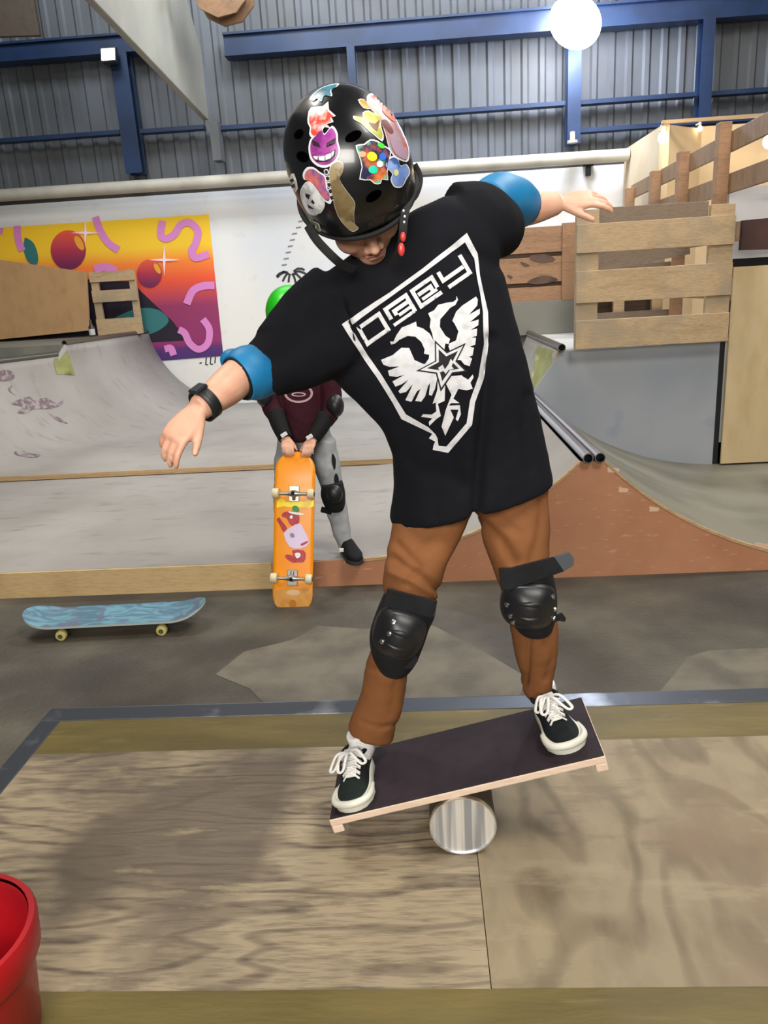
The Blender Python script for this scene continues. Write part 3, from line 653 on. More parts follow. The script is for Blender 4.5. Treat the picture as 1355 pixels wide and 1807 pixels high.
bm = bmesh.new(); box(bm, onb(bl/2, bw/2, -.0007), (bl-.004, bw-.004, .0026), BR); bevel(link('dark_top', bm, m_phen, bb_), .0008)
for u in (.014, bl-.014):
    bm = bmesh.new(); box(bm, onb(u, bw/2, -.0305), (.028, bw, .021), BR); bevel(link('end_stop', bm, m_bply, bb_), .003)
rr = .08; yr0, yr1 = 1.535, 1.79; xr = .052
ro = thing('roller', 'shiny brushed metal roller tube under the balance board', 'roller', (xr, 1.66, ZP))
m_cyl = mat('brushed_aluminium_streaks', 'ffffff', .48, .9, c2='b8bec6', scale=7, stretch=(9, 1, .2), detail=2, lo=.42, hi=.6)  # upright streaks put the metal's reflections into its colour
m_cyl2 = mat('dark_grip_wrap', '3b3730', .6)
cz = ZP+rr
for yy in (yr0, yr1): pass
bm = bmesh.new(); R = [oval((xr, y, cz), Vector((r, 0, 0)), Vector((0, 0, r)), 64) for y, r in ((yr0+.012, .0775), (yr0+.012, .079), (yr1, .079))]; rings(bm, R); smooth(link('tube', bm, m_cyl2, ro), 40)
bm = bmesh.new(); R = [oval((xr, y, cz), Vector((r, 0, 0)), Vector((0, 0, r)), 64) for y, r in ((yr0+.004, .076), (yr0, .0765), (yr0, .0795), (yr0+.012, .0797), (yr0+.012, .07))]; rings(bm, R, False); smooth(link('rim', bm, mat('bright_rim', 'e4e4e2', .25, 1), ro), 40)
bm = bmesh.new(); R = [oval((xr, y, cz), Vector((r, 0, 0)), Vector((0, 0, r)), 64) for y, r in ((yr0+.004, .0765), (yr0+.011, .0765))]; rings(bm, R); link('end_cap', bm, m_cyl, ro)

# ================================================================== PEOPLE HELPERS
m_skin = mat('skin', 'd0a188', .5, c2='c8947c', scale=25); m_skin.node_tree.nodes['Principled BSDF'].inputs['Subsurface Weight'].default_value = .08
m_skin.node_tree.nodes['Principled BSDF'].inputs['Subsurface Scale'].default_value = .01
m_lips = mat('lips', 'b07a6c', .5); m_eye = mat('eye_white', 'e6e2dc', .2); m_hair = mat('dark_hair', '2b201a', .7)
def hand(bm, W_, D, Nn, side, s=1.0, curl=(.35, .4, .45, .5), spread=.10, thumb=.6, tcurl=.3):
    """palm and five fingers. D towards the knuckles, Nn out of the back of the hand, side=+1 thumb towards D x Nn"""
    D = Vector(D).normalized(); Nn = Vector(Nn); Nn = (Nn-D*Nn.dot(D)).normalized(); T = D.cross(Nn)*side
    R = []
    for t, w, h in ((-.02, .024, .018), (0, .026, .018), (.03, .036, .016), (.06, .040, .0145), (.082, .038, .012), (.09, .034, .009)):
        R.append(oval(W_+D*t*s, T*w*s, Nn*h*s, 20, 2.6))
    rings(bm, R)
    for i, (off, ln, r) in enumerate(((.029, .068, .0085), (.010, .076, .0088), (-.010, .071, .0084), (-.028, .056, .0074))):
        base = W_+D*(.078-(.005 if i == 3 else 0))*s+T*off*s; ang = spread*(1.2-i*.8); d0 = (D+T*ang).normalized(); a = curl[i]; P = [base-d0*.012*s]; p = base; tot = 0
        P.append(p)
        for k, f in enumerate((.45, .31, .24)):
            tot += a*(1 if k else .7); d = d0*math.cos(tot)-Nn*math.sin(tot); p = p+d*ln*f*s; P.append(p)
        tube(bm, P, [r*s*1.05, r*s*1.05, r*s, r*s*.92, r*s*.72], 12, n=14)
    b = W_+D*.018*s+T*.024*s-Nn*.004*s; d1 = (D*math.cos(thumb)+T*math.sin(thumb)-Nn*.25).normalized(); d2 = (d1+(D-T*.3-Nn*.4)*tcurl).normalized()
    tube(bm, [b-d1*.01*s, b, b+d1*.034*s, b+d1*.034*s+d2*.028*s, b+d1*.034*s+d2*.048*s], [.013*s, .0135*s, .0105*s, .0095*s, .007*s], 12, n=12)
def head(bm, H, s=1.0):
    q = lambda c, r: ell(bm, (0, 0, 0), tuple(v*s for v in r), H @ Matrix.Translation(Vector(c)*s))
    q((0, -.012, -.012), (.076, .092, .092)); q((0, .028, -.075), (.058, .058, .072)); q((0, .052, -.128), (.03, .028, .02)); q((0, .03, -.115), (.044, .044, .028))
    for x in (-1, 1):
        q((x*.034, .052, -.073), (.028, .032, .03)); q((x*.077, -.01, -.06), (.009, .019, .03)); q((x*.028, .074, -.028), (.026, .014, .009))
        q((x*.012, .094, -.080), (.009, .010, .008))
    q((0, .092, -.062), (.010, .017, .024)); q((0, .104, -.075), (.0105, .011, .0095)); q((0, .078, -.04), (.011, .016, .03))
    q((0, .082, -.103), (.020, .009, .008))
def face_parts(H, par, s=1.0):
    for x in (-1, 1):
        bm = bmesh.new(); ell(bm, (0, 0, 0), (.0125*s, .010*s, .009*s), H @ Matrix.Translation(Vector((x*.03, .080, -.044))*s), 16, 10); link('eye', bm, m_eye, par)
        bm = bmesh.new(); ell(bm, (0, 0, 0), (.0145*s, .0115*s, .0105*s), H @ Matrix.Translation(Vector((x*.03, .0795, -.0415))*s), 16, 10); smooth(link('eyelid', bm, m_skin, par))
    bm = bmesh.new(); ell(bm, (0, 0, 0), (.021*s, .0075*s, .0038*s), H @ Matrix.Translation(Vector((0, .0878, -.0985))*s), 20, 10); ell(bm, (0, 0, 0), (.017*s, .0075*s, .0045*s), H @ Matrix.Translation(Vector((0, .0872, -.1065))*s), 20, 10)
    smooth(link('lips', bm, m_lips, par))

# ================================================================== THE BOY ON THE BALANCE BOARD
boy = thing('person', 'boy in black shield t-shirt and stickered helmet balancing on the board', 'person', (.05, 1.7, .43))
# head frame: local x right, y out of the face, z crown
a = math.radians(47); zc = Vector((0, -math.sin(a), math.cos(a))); yc = Vector((0, -math.cos(a), -math.sin(a)))
Rr = Matrix.Rotation(math.radians(-19), 3, 'Y') @ Matrix.Rotation(math.radians(6), 3, 'Z')
zc = Rr @ zc; yc = Rr @ yc; xc_ = yc.cross(zc)
HC = at(615, 291, 1.50)
H = Matrix.Translation(HC) @ Matrix((xc_, yc, zc)).transposed().to_4x4()
body = bmesh.new(); head(body, H @ Matrix.Translation((.012, .014, -.022)))
nb = at(735, 470, 1.66)
tube(body, [H @ Vector((0, -.02, -.08)), H @ Vector((0, -.05, -.14)), nb], [.045, .044, .06], 16, n=8)
# torso and legs under the clothes
sec(body, [((640, 500), (820, 410), 1.66, .06), ((650, 620), (870, 520), 1.68, .08), ((720, 760), (900, 700), 1.74, .08), ((730, 850), (930, 800), 1.80, .08)])
ELl, WRl, HAl = at(442, 652, 1.50), at(350, 722, 1.40), at(305, 775, 1.36)
tube(body, [at(600, 575, 1.62), ELl], [.034, .034], 16, n=4)
tube(body, [ELl+Vector((.0, 0, 0)), ELl+Vector((-.01, 0, 0)), at(402, 682, 1.455), WRl], [.036, .036, .0375, .0245], 18, n=12, flat=.95)
Dl = (HAl-WRl).normalized(); hand(body, WRl+Dl*.006, Dl, Vector((-.2, -.75, .5)), -1, .80, (.35, .45, .5, .6), .1, .55)
ELr, WRr = at(905, 372, 1.86), at(985, 358, 1.88)
tube(body, [at(835, 420, 1.70), ELr], [.034, .034], 16, n=4)
Fr = [ELr, ELr+Vector((.01, 0, 0)), at(945, 366, 1.87), WRr]
tube(body, Fr, [.036, .037, .035, .025], 18, n=12)
Dr = (at(1030, 352, 1.88)-WRr).normalized(); hand(body, WRr+Dr*.006, Dr, Vector((.1, -.6, .8)), 1, .80, (.25, .3, .35, .4), .16, .7)
# shins and feet inside shoes
footL, footR = (.215, .10), (.57, .10)
ankL, ankR = at(643, 1320, 1.72), at(962, 1236, 1.785)
tube(body, [at(795, 880, 1.78), at(712, 1085, 1.70), at(678, 1200, 1.745), ankL+Vector((0, .02, .01)), ankL-Vector((0, 0, .03))], [.035, .030, .026, .024, .024], 16, n=16)
tube(body, [at(885, 860, 1.78), at(935, 1070, 1.735), at(948, 1150, 1.785), ankR+Vector((0, .02, .01)), ankR-Vector((0, 0, .03))], [.035, .030, .026, .024, .024], 16, n=16)
me = bake(body, .0038, 3, .45)
smooth(link('body', me, m_skin, boy)); face_parts(H @ Matrix.Translation((.012, .014, -.022)), boy)

# t-shirt
m_shirt = mat('black_cotton', '101116', .9, c2='14151b', scale=3, bump=.05, bscale=300, spec=.15)
bm = bmesh.new()
sec(bm, [((600, 470), (742, 366), 1.635, .055), ((580, 480), (770, 352), 1.64, .07), ((560, 505), (800, 345), 1.64, .085), ((535, 560), (868, 380), 1.655, .105), ((568, 650), (886, 470), 1.665, .115), ((628, 705), (905, 550), 1.675, .122), ((676, 760), (930, 640), 1.70, .125),
         ((692, 820), (950, 730), 1.73, .13), ((694, 866), (962, 790), 1.745, .135), ((690, 903), (972, 836), 1.755, .145), ((690, 919), (972, 850), 1.757, .145)], 8, 2.3, 40)
# sleeves
tube(bm, [at(612, 575, 1.63), at(560, 595, 1.61), at(515, 625, 1.575), at(474, 648, 1.535), at(464, 654, 1.53)], [.10, .098, .080, .062, .060], 24, n=16)
tube(bm, [at(590, 520, 1.64), at(540, 560, 1.61), at(490, 615, 1.55)], [.07, .066, .054], 20, n=8)
tube(bm, [at(800, 400, 1.67), at(838, 398, 1.69), at(870, 400, 1.735), at(876, 398, 1.75)], [.085, .085, .070, .062], 24, n=12)
me = bake(bm, .0055, 7, .6)
def seg_d(x, y, P):
    best = 1e9
    for (x0, y0), (x1, y1) in zip(P, P[1:]):
        t = max(0, min(1, ((x-x0)*(x1-x0)+(y-y0)*(y1-y0))/((x1-x0)**2+(y1-y0)**2+1e-9))); best = min(best, math.hypot(x-x0-t*(x1-x0), y-y0-t*(y1-y0)))
    return best
folds = [([(868, 600), (858, 720), (846, 820), (838, 925)], 11, -.020), ([(893, 640), (900, 740), (905, 850)], 20, .006), ([(560, 700), (640, 640), (700, 610)], 14, -.006),
         ([(600, 560), (650, 640), (700, 720), (720, 800)], 18, -.005), ([(700, 800), (740, 830), (800, 845)], 14, -.005), ([(470, 640), (520, 610), (570, 560)], 14, -.005),
         ([(880, 470), (840, 450), (800, 440)], 14, -.006), ([(740, 760), (780, 790), (820, 860)], 14, -.005), ([(930, 700), (925, 760), (940, 830)], 10, -.006), ([(770, 800), (772, 860), (765, 905)], 12, -.004)]
def sh_disp(co, n):
    x, y = proj(co); d = 0
    if n.y < .25:
        for P, w, k in folds:
            s_ = seg_d(x, y, P)
            if s_ < 3*w: d += k*math.exp(-(s_/w)**2)
    q = co*7; d += .005*noise.noise(Vector((q.x*1.4+q.z*.5, q.y, q.z*.5-q.x*.4)))+.0016*noise.noise(co*28)
    return d
displace(me, sh_disp)
shirt = smooth(link('t_shirt', me, m_shirt, boy))
# ribbed neckline
# shield print
C1 = lambda P: [(560+x/3.764, 380+y/3.764) for x, y in P]
sw = 1/3.764
m_prt = mat('white_print', 'd6d7da', .7, c2='b9bbc0', scale=60, lo=.45, hi=.75); m_prd = mat('black_print', '15161a', .8)
hit = surf_hit(me)
sho = [(160, 725), (385, 572), (480, 512), (700, 352), (990, 118), (1060, 250), (1076, 400), (1102, 520), (1130, 640), (1135, 860), (1100, 1080), (1045, 1240), (1025, 1390), (870, 1575), (765, 1555), (770, 1525), (782, 1500), (740, 1478), (765, 1448), (560, 1350), (500, 1240), (400, 1080), (320, 970), (230, 835)]
shi = [(215, 738), (390, 610), (480, 546), (700, 388), (978, 178), (1038, 290), (1056, 410), (1078, 520), (1096, 640), (1100, 855), (1066, 1070), (1012, 1230), (990, 1378), (858, 1532), (805, 1528), (800, 1500), (800, 1480), (785, 1450), (740, 1405), (590, 1318), (530, 1222), (430, 1060), (352, 950), (262, 820)]
print_on('shield_outline', [([C1(sho), C1(shi)], m_prt, .0020)], hit, shirt, 7)
def let(segs):
    out = []
    for P in segs: out += stroke(C1([(265+695*u+72*v, 742-485*u+122*v) for u, v in P]), (27 if len(P) > 2 else 22)*sw)
    return out
LT = [('letter_o', [[(.005, .08), (.20, .08), (.20, .92), (.005, .92), (.005, -.02)]]),
      ('letter_b', [[(.262, .62), (.262, .08), (.455, .08), (.455, .96)], [(.315, .60), (.315, .38), (.44, .38)], [(.33, .66), (.44, .66)], [(.255, .92), (.45, .92)]]),
      ('letter_e', [[(.70, .62), (.70, .08), (.515, .08), (.515, .92), (.71, .92)], [(.54, .40), (.655, .40), (.655, .60)], [(.55, .68), (.69, .68)]]),
      ('letter_y', [[(.765, .05), (.765, .52), (.955, .52)], [(.975, -.02), (.975, .92), (.775, .92)]])]
for nm, sg in LT:
    # each bar laid separately so that crossings stay filled
    print_on(nm, [([R], m_prt, .0020) for R in let(sg)], hit, shirt, 5)
EG = dict(left_head=[(482, 835), (490, 855), (515, 850), (545, 825), (600, 800), (650, 805), (690, 840), (712, 890), (708, 918), (742, 925), (740, 950), (715, 985), (760, 1000), (800, 960), (775, 840), (745, 785), (700, 750), (660, 738), (655, 705), (610, 725), (560, 745), (525, 795), (505, 835)],
    left_wing=[(425, 960), (500, 930), (560, 880), (610, 880), (645, 960), (700, 985), (762, 982), (800, 960), (800, 1060), (780, 1150), (760, 1195), (740, 1190), (748, 1110), (735, 1130), (715, 1200), (690, 1235), (650, 1230), (685, 1150), (662, 1165), (625, 1235), (585, 1225), (635, 1120), (590, 1170), (550, 1180), (540, 1165), (605, 1090), (560, 1120), (520, 1135), (500, 1100), (582, 1056), (530, 1070), (480, 1065), (470, 1030), (547, 1002), (480, 1005), (440, 990)],
    right_head=[(922, 535), (932, 560), (915, 595), (880, 615), (850, 650), (815, 690), (812, 740), (850, 800), (880, 820), (870, 855), (850, 850), (830, 960), (800, 960), (775, 850), (760, 780), (745, 740), (752, 690), (735, 650), (775, 630), (800, 595), (860, 580), (900, 575), (920, 560)],
    right_wing=[(1050, 540), (1062, 560), (1058, 600), (1005, 660), (1075, 620), (1075, 655), (1010, 710), (1068, 692), (1065, 730), (1015, 762), (1058, 752), (1055, 800), (1020, 812), (1050, 812), (1045, 858), (1010, 872), (1037, 878), (1028, 930), (1005, 937), (1025, 950), (1010, 1000), (975, 990), (950, 960), (900, 960), (870, 870), (875, 850), (920, 830), (935, 770), (910, 720), (895, 700), (920, 640), (960, 600)],
    tail=[(850, 1070), (960, 1060), (955, 1110), (925, 1170), (890, 1240), (872, 1262), (905, 1340), (850, 1460), (825, 1400), (852, 1290), (890, 1190), (850, 1110)],
    left_claw=[(800, 1060), (850, 1070), (845, 1230), (800, 1250), (820, 1330), (790, 1350), (745, 1395), (740, 1370), (765, 1345), (690, 1335), (700, 1318), (760, 1320), (790, 1300), (785, 1240), (765, 1250), (795, 1160)],
    right_claw=[(950, 1060), (1000, 1090), (1030, 1055), (1035, 1075), (1015, 1110), (1030, 1150), (990, 1160), (930, 1150), (935, 1110)],
    tail_feather=[(872, 1262), (945, 1258), (952, 1320), (932, 1365), (918, 1352), (936, 1288), (882, 1288)], small_feather=[(888, 1205), (942, 1245), (885, 1245)])
for k, P in EG.items(): print_on('eagle_'+k, [([C1(P)], m_prt, .0020)], hit, shirt, 6)
star = [(778, 828), (860, 905), (985, 845), (925, 965), (995, 1035), (900, 1050), (818, 1168), (785, 1050), (655, 1032), (780, 965)]
def shrink(P, k, c=(845, 985)): return [(c[0]+(x-c[0])*k, c[1]+(y-c[1])*k) for x, y in P]
print_on('star', [([C1(star)], m_prd, .0026), ([C1(shrink(star, .86)), C1(shrink(star, .62))], m_prt, .0032),
                  ([C1([(800, 1010), (830, 990), (845, 1020), (870, 985), (885, 950), (900, 975), (890, 1000), (905, 1015), (870, 1025), (850, 1050), (835, 1030), (815, 1040)])], m_prt, .0032)], hit, shirt, 5)

# trousers
m_trs = mat('rust_canvas', '7f5230', .8, c2='71482a', scale=5, bump=.12, bscale=200, spec=.2)
bm = bmesh.new()
sec(bm, [((718, 810), (925, 760), 1.745, .09), ((712, 850), (940, 800), 1.75, .10), ((716, 895), (950, 845), 1.745, .095)], 8)
sec(bm, [((704, 850), (842, 850), 1.745, .085), ((694, 915), (832, 908), 1.725, .078), ((684, 965), (808, 955), 1.69, .076), ((678, 1005), (788, 1000), 1.665, .075), ((674, 1032), (774, 1048), 1.66, .068), ((682, 1062), (752, 1072), 1.67, .052), ((668, 1110), (740, 1118), 1.68, .052),
         ((648, 1165), (722, 1176), 1.70, .056), ((636, 1225), (712, 1240), 1.72, .056), ((616, 1278), (697, 1296), 1.735, .056), ((617, 1286), (695, 1304), 1.737, .054)], 8, 2.1)
sec(bm, [((830, 830), (966, 800), 1.745, .095), ((838, 895), (967, 862), 1.74, .082), ((848, 945), (970, 915), 1.715, .085), ((866, 995), (969, 965), 1.70, .078), ((878, 1025), (966, 1000), 1.695, .068), ((892, 1060), (972, 1048), 1.705, .055), ((898, 1100), (984, 1098), 1.72, .054),
         ((905, 1140), (984, 1145), 1.74, .054), ((917, 1185), (978, 1192), 1.765, .05), ((920, 1212), (972, 1222), 1.775, .045), ((930, 1228), (962, 1234), 1.78, .035)], 8, 2.1)
me = bake(bm, .005, 6, .55)
tf_ = [([(690, 985), (730, 1010), (775, 1045)], 9, -.009), ([(700, 960), (740, 1000), (720, 1030)], 8, -.006), ([(780, 915), (750, 950), (700, 985)], 12, -.006), ([(845, 920), (880, 950), (905, 990)], 11, -.010), ([(860, 900), (915, 940)], 9, -.006),
       ([(960, 880), (955, 940), (935, 1000)], 10, -.006), ([(935, 1120), (930, 1170), (925, 1205)], 7, -.010), ([(960, 1120), (975, 1160), (965, 1200)], 6, -.005), ([(640, 1275), (670, 1285), (700, 1280)], 5, -.004), ([(700, 1200), (690, 1260)], 9, -.004), ([(655, 1180), (690, 1188), (720, 1182)], 6, -.005), ([(690, 1010), (735, 1030), (770, 1050)], 6, .006)]
def tr_disp(co, n):
    x, y = proj(co); d = 0
    if n.y < .3:
        for P, w, k in tf_:
            s_ = seg_d(x, y, P)
            if s_ < 3*w: d += k*math.exp(-(s_/w)**2)
    return d+.0035*noise.noise(Vector((co.x*12+co.z*6, co.y*10, co.z*14)))+.0012*noise.noise(co*40)
displace(me, tr_disp); trs = smooth(link('trousers', me, m_trs, boy))

# shoes
m_can = mat('black_suede', '14171a', .85, c2='1b2522', scale=12, spec=.2); m_rub = mat('cream_rubber', 'd0cfc2', .5, c2='a9a99c', scale=9, lo=.45, hi=.8)
m_lace = mat('white_lace', 'd2d1cd', .8); m_sock = mat('white_sock', 'dedcdc', .9, bump=.3, bscale=250)
def shoe(toe, heel, upn, ank, par, Ls, flip=1):
    """skate shoe between toe and heel points lying on the board"""
    f = (toe-heel); f -= upn*f.dot(upn); L_ = f.length; f = f.normalized(); s = f.cross(upn).normalized()
    t = link('shoe', bmesh.new(), None, par); t.data.materials.append(m_can)
    pos = lambda u, v, w: heel+f*u*L_+s*v+upn*w
    W = [(0, .012, .0), (.04, .027, 0), (.15, .034, 0), (.35, .036, .0), (.55, .042, 0), (.70, .049, 0), (.84, .047, 0), (.94, .036, 0), (.985, .020, 0), (1.0, .008, 0)]
    # sole
    def outline(w, k): return [pos(u, r*k, w) for u, r, _ in W]+[pos(u, -r*k, w) for u, r, _ in W[::-1]]
    sbm = bmesh.new(); R = [outline(z, k) for z, k in ((.001, .96), (.004, 1.03), (.022, 1.03), (.027, .96))]; rings(sbm, R); so = smooth(link('sole', sbm, m_rub, t), 45)
    # toe bumper
    tb = bmesh.new(); P = [pos(.62, .0455, .021), pos(.82, .0465, .022), pos(.945, .033, .023), pos(.995, 0, .023), pos(.945, -.033, .023), pos(.82, -.0465, .022), pos(.62, -.0455, .021)]
    tube(tb, P, [.006, .008, .009, .0095, .009, .008, .006], 10, n=24); smooth(link('toe_bumper', tb, m_rub, t))
    # upper
    ub = bmesh.new(); U = [(.01, .018, .055), (.05, .028, .068), (.16, .033, .072), (.32, .033, .070), (.48, .037, .062), (.62, .042, .050), (.75, .044, .042), (.87, .039, .037), (.95, .026, .032), (.985, .010, .026)]
    R = []
    for i in range(37):
        u, w, h = cr(U, i/36); R.append([pos(u, w*math.copysign(abs(math.cos(q))**.75, math.cos(q)), .006+(h-.006)*abs(math.sin(q))**.8 if math.sin(q) > 0 else .006) for q in [2*PI*j/28 for j in range(28)]])
    rings(ub, R); um = bake(ub, .003, 3, .5); t.data = um; t.data.materials.append(m_can)
    # ankle collar, sock
    cb_ = bmesh.new(); tube(cb_, [pos(.02+.36*(.5+.5*math.cos(q)), .031*math.sin(q), .068+.004*math.cos(q)) for q in [2*PI*i/24 for i in range(24)]], .006, 8, close=True, cap=False); smooth(link('collar', cb_, m_can, t))
    kb = bmesh.new(); tube(kb, [pos(.2, 0, .045), ank+(pos(.2, 0, .06)-ank)*.35, ank+upn*.015, ank+upn*.05], [.031, .0315, .0325, .034], 24, n=10, flat=1.05); kme = bake(kb, .003, 2); displace(kme, lambda c_, n_: .0012*math.sin(c_.z*900)); smooth(link('sock', kme, m_sock, t))
    # tongue and laces
    tg = bmesh.new(); R = []
    for i in range(9):
        k = i/8; u = .66-.36*k; h = .052+.034*k; R.append(oval(pos(u, 0, h), s*(.014+.005*k), (upn*.5+f*.5).normalized()*.004, 14, 3))
    rings(tg, R); smooth(link('tongue', tg, m_lace, t))
    for i in range(5):
        k = i/4; u = .66-.27*k; h = .0545+.026*k; w = .021+.006*k
        for sg in (-1, 1):
            lb = bmesh.new(); P = [pos(u, -sg*w, h-.010), pos(u-.012, -sg*w*.5, h+.001), pos(u-.025, 0, h+.007), pos(u-.045, sg*w*.55, h+.006), pos(u-.06, sg*w, h-.006)]
            tube(lb, P, .0034, 8, n=14, flat=.6, hint=upn); smooth(link('lace', lb, m_lace, t))
    kn = pos(.40, 0, .090)
    for (a1, b1) in Ls:
        lb = bmesh.new(); e1 = kn+s*a1*.001+f*b1*.001; mid = (kn+e1)/2+upn*.008; sd = (e1-kn).cross(upn).normalized()*.009
        P = [kn, mid+sd, e1-upn*.012+sd*.9, e1-upn*.016+(e1-kn).normalized()*.007, e1-upn*.012-sd*.9, mid-sd, kn]
        tube(lb, P, .0042, 8, n=30, flat=.6, hint=upn); smooth(link('lace_loop', lb, m_lace, t))
    return t
# feet on the board: u from the left end, v from the front edge
shoe(onb(.060, .006), onb(.076, .200), bn, ankL, boy, [(40, 42), (-36, 30), (18, 50)])
shoe(onb(.600, .036), onb(.568, .232), bn, ankR, boy, [(-34, 52), (24, 40), (34, 22)])

# knee pads
m_pad = mat('black_neoprene', '101114', .8, c2='17181c', scale=20, spec=.3, bump=.1, bscale=200); m_capm = mat('black_hard_cap', '17181b', .42, c2='202226', scale=6, bump=.05)
m_riv = mat('silver_rivet', 'c8cacd', .3, 1); m_velc = mat('grey_velcro', '43484f', .8)
def kneepad(secs, cen, Yc, upx, half, cap_h, rivets, strap_lo, flap, par):
    bm = bmesh.new(); sec(bm, secs, 8, 2.2, 32)
    me = bake(bm, .0045, 4); t = smooth(link('knee_pad', me, m_pad, par))
    # cap: domed shell pushed out towards the camera side
    kb = bmesh.new(); (cx, cy) = cen; c0 = at(cx, cy, Yc); a1 = (at(cx+half[0]*upx[1], cy-half[0]*upx[0]*-1, Yc)-c0); 
    ux, uy = upx; X = at(cx+half[0]*(-uy), cy+half[0]*ux, Yc)-c0; Z = at(cx+half[1]*ux, cy+half[1]*uy, Yc)-c0; Nn = X.cross(Z).normalized(); Nn = -Nn if Nn.y > 0 else Nn
    R = []
    for i, (k, h) in enumerate(((1.0, -.022), (1.02, -.004), (.98, .006), (.93, .012), (.90, .010), (.84, .018), (.62, .030), (.35, .037), (.12, .040))):
        R.append([c0+X*k*math.copysign(abs(math.cos(q))**.72, math.cos(q))+Z*k*math.copysign(abs(math.sin(q))**.8, math.sin(q))*(1+.12*math.cos(q)**2)+Nn*(h*cap_h-.018*abs(math.cos(q))**2*k*k) for q in [2*PI*j/40 for j in range(40)]])
    rings(kb, R); capo = link('cap', kb, m_capm, t); smooth(capo, 60); s2 = capo.modifiers.new('s', 'SUBSURF'); s2.levels = s2.render_levels = 1
    for yk in (-.32, .34):
        rb = bmesh.new(); P = [c0+X*x*.80+Z*(yk*(1-.25*abs(x)))+Nn*(.034*cap_h*(1-.35*x*x*2)-.008*x*x) for x in (-.75, -.4, 0, .4, .75)]; tube(rb, P, [.003, .006, .007, .006, .003], 8, n=14); smooth(link('ridge', rb, m_capm, capo))
    bv = bvh_of(capo.data)
    for (rx, ry) in rivets:
        d = ray(rx, ry).normalized(); h = bv.ray_cast(CP, d)
        if h[0] is None: continue
        n = h[1] if h[1].dot(d) < 0 else -h[1]
        rb = bmesh.new(); tube(rb, [h[0]-n*.002, h[0]+n*.002, h[0]+n*.0035], [.0058, .0058, .0035], 14); smooth(link('rivet', rb, m_riv, capo), 40)
    def band(P, Yb, th, name, m, off=0):
        b = bmesh.new(); prism([at(x, y, Yb) for x, y in P], (0, th, 0), b); return bevel(link(name, b, m, t), .002)
    for P, Yb, nm, m in strap_lo+flap: band(P, Yb, .006, nm, m)
    return t
kneepad([((682, 1038), (771, 1060), 1.655, .070), ((672, 1060), (768, 1083), 1.645, .074), ((660, 1090), (758, 1105), 1.645, .074), ((652, 1120), (748, 1135), 1.655, .074), ((656, 1150), (735, 1165), 1.67, .072), ((668, 1172), (722, 1180), 1.68, .066)],
        (704, 1120), 1.572, (.32, -.95), (46, 42), 1.0, [(694, 1098), (687, 1118), (674, 1132)],
        [([(690, 1160), (733, 1157), (738, 1166), (728, 1180), (700, 1182), (680, 1174)], 1.600, 'lower_strap', m_pad)], [([(683, 1039), (772, 1061), (764, 1092), (676, 1070)], 1.578, 'upper_strap', m_pad), ([(762, 1063), (770, 1070), (768, 1088), (760, 1092)], 1.60, 'strap_end', m_velc)], boy)
kneepad([((884, 1008), (968, 985), 1.69, .070), ((884, 1030), (976, 1015), 1.685, .074), ((886, 1058), (982, 1050), 1.685, .074), ((894, 1085), (980, 1082), 1.695, .074), ((912, 1108), (972, 1106), 1.71, .070)],
        (934, 1070), 1.612, (.06, -1), (50, 40), 1.0, [(894, 1067), (900, 1087), (905, 1099), (976, 1053), (978, 1075), (977, 1091)],
        [([(975, 1088), (992, 1082), (999, 1092), (997, 1098), (985, 1096), (976, 1100)], 1.655, 'lower_strap', m_pad)],
        [([(880, 1003), (900, 1003), (977, 983), (995, 1009), (900, 1042), (884, 1042)], 1.603, 'upper_strap', m_pad), ([(977, 983), (1004, 974), (1013, 985), (1012, 998), (995, 1009)], 1.603, 'strap_end', m_velc)], boy)

# elbow pads
m_bl = mat('blue_shell_fabric', '1079ae', .5, c2='0d6a9c', scale=8); 
def elbow(P, r, capc, capr, par, op):
    P = [at(*p) for p in P]; bm = bmesh.new()
    tube(bm, P, r, 28, n=16, cap=False); m_ = link('elbow_pad', bm, m_bl, par); smooth(m_); so = m_.modifiers.new('thickness', 'SOLIDIFY'); so.thickness = .008; so.offset = -1
    bm = bmesh.new(); ax = (P[-1]-P[-2]).normalized(); tube(bm, [P[-1]-ax*.004, P[-1]+ax*.004], r[-1]*.93, 28, cap=False); li = link('lining', bm, m_pad, m_); smooth(li); s2 = li.modifiers.new('thickness', 'SOLIDIFY'); s2.thickness = .014
    bm = bmesh.new(); c = at(*capc); M_ = Matrix.Translation(c) @ op.to_4x4(); ell(bm, (0, 0, 0), capr, M_, 28, 16); cp_ = smooth(link('elbow_cap', bm, m_bl, m_))
    bm = bmesh.new(); ell(bm, (0, 0, 0), (capr[0]*.30, capr[1]*1.02, capr[2]*.35), M_, 20, 12); smooth(link('cap_slot', bm, m_pad, cp_))
    return m_
elbow([(478, 645, 1.555), (455, 655, 1.52), (436, 660, 1.50), (420, 668, 1.485)], [.050, .054, .054, .047], (418, 640, 1.52), (.034, .03, .026), boy, Matrix.Rotation(.5, 3, 'Y'))
elbow([(860, 366, 1.73), (880, 354, 1.78), (905, 358, 1.83), (925, 365, 1.86)], [.050, .057, .056, .046], (900, 345, 1.80), (.052, .036, .034), boy, Matrix.Rotation(.3, 3, 'Y'))
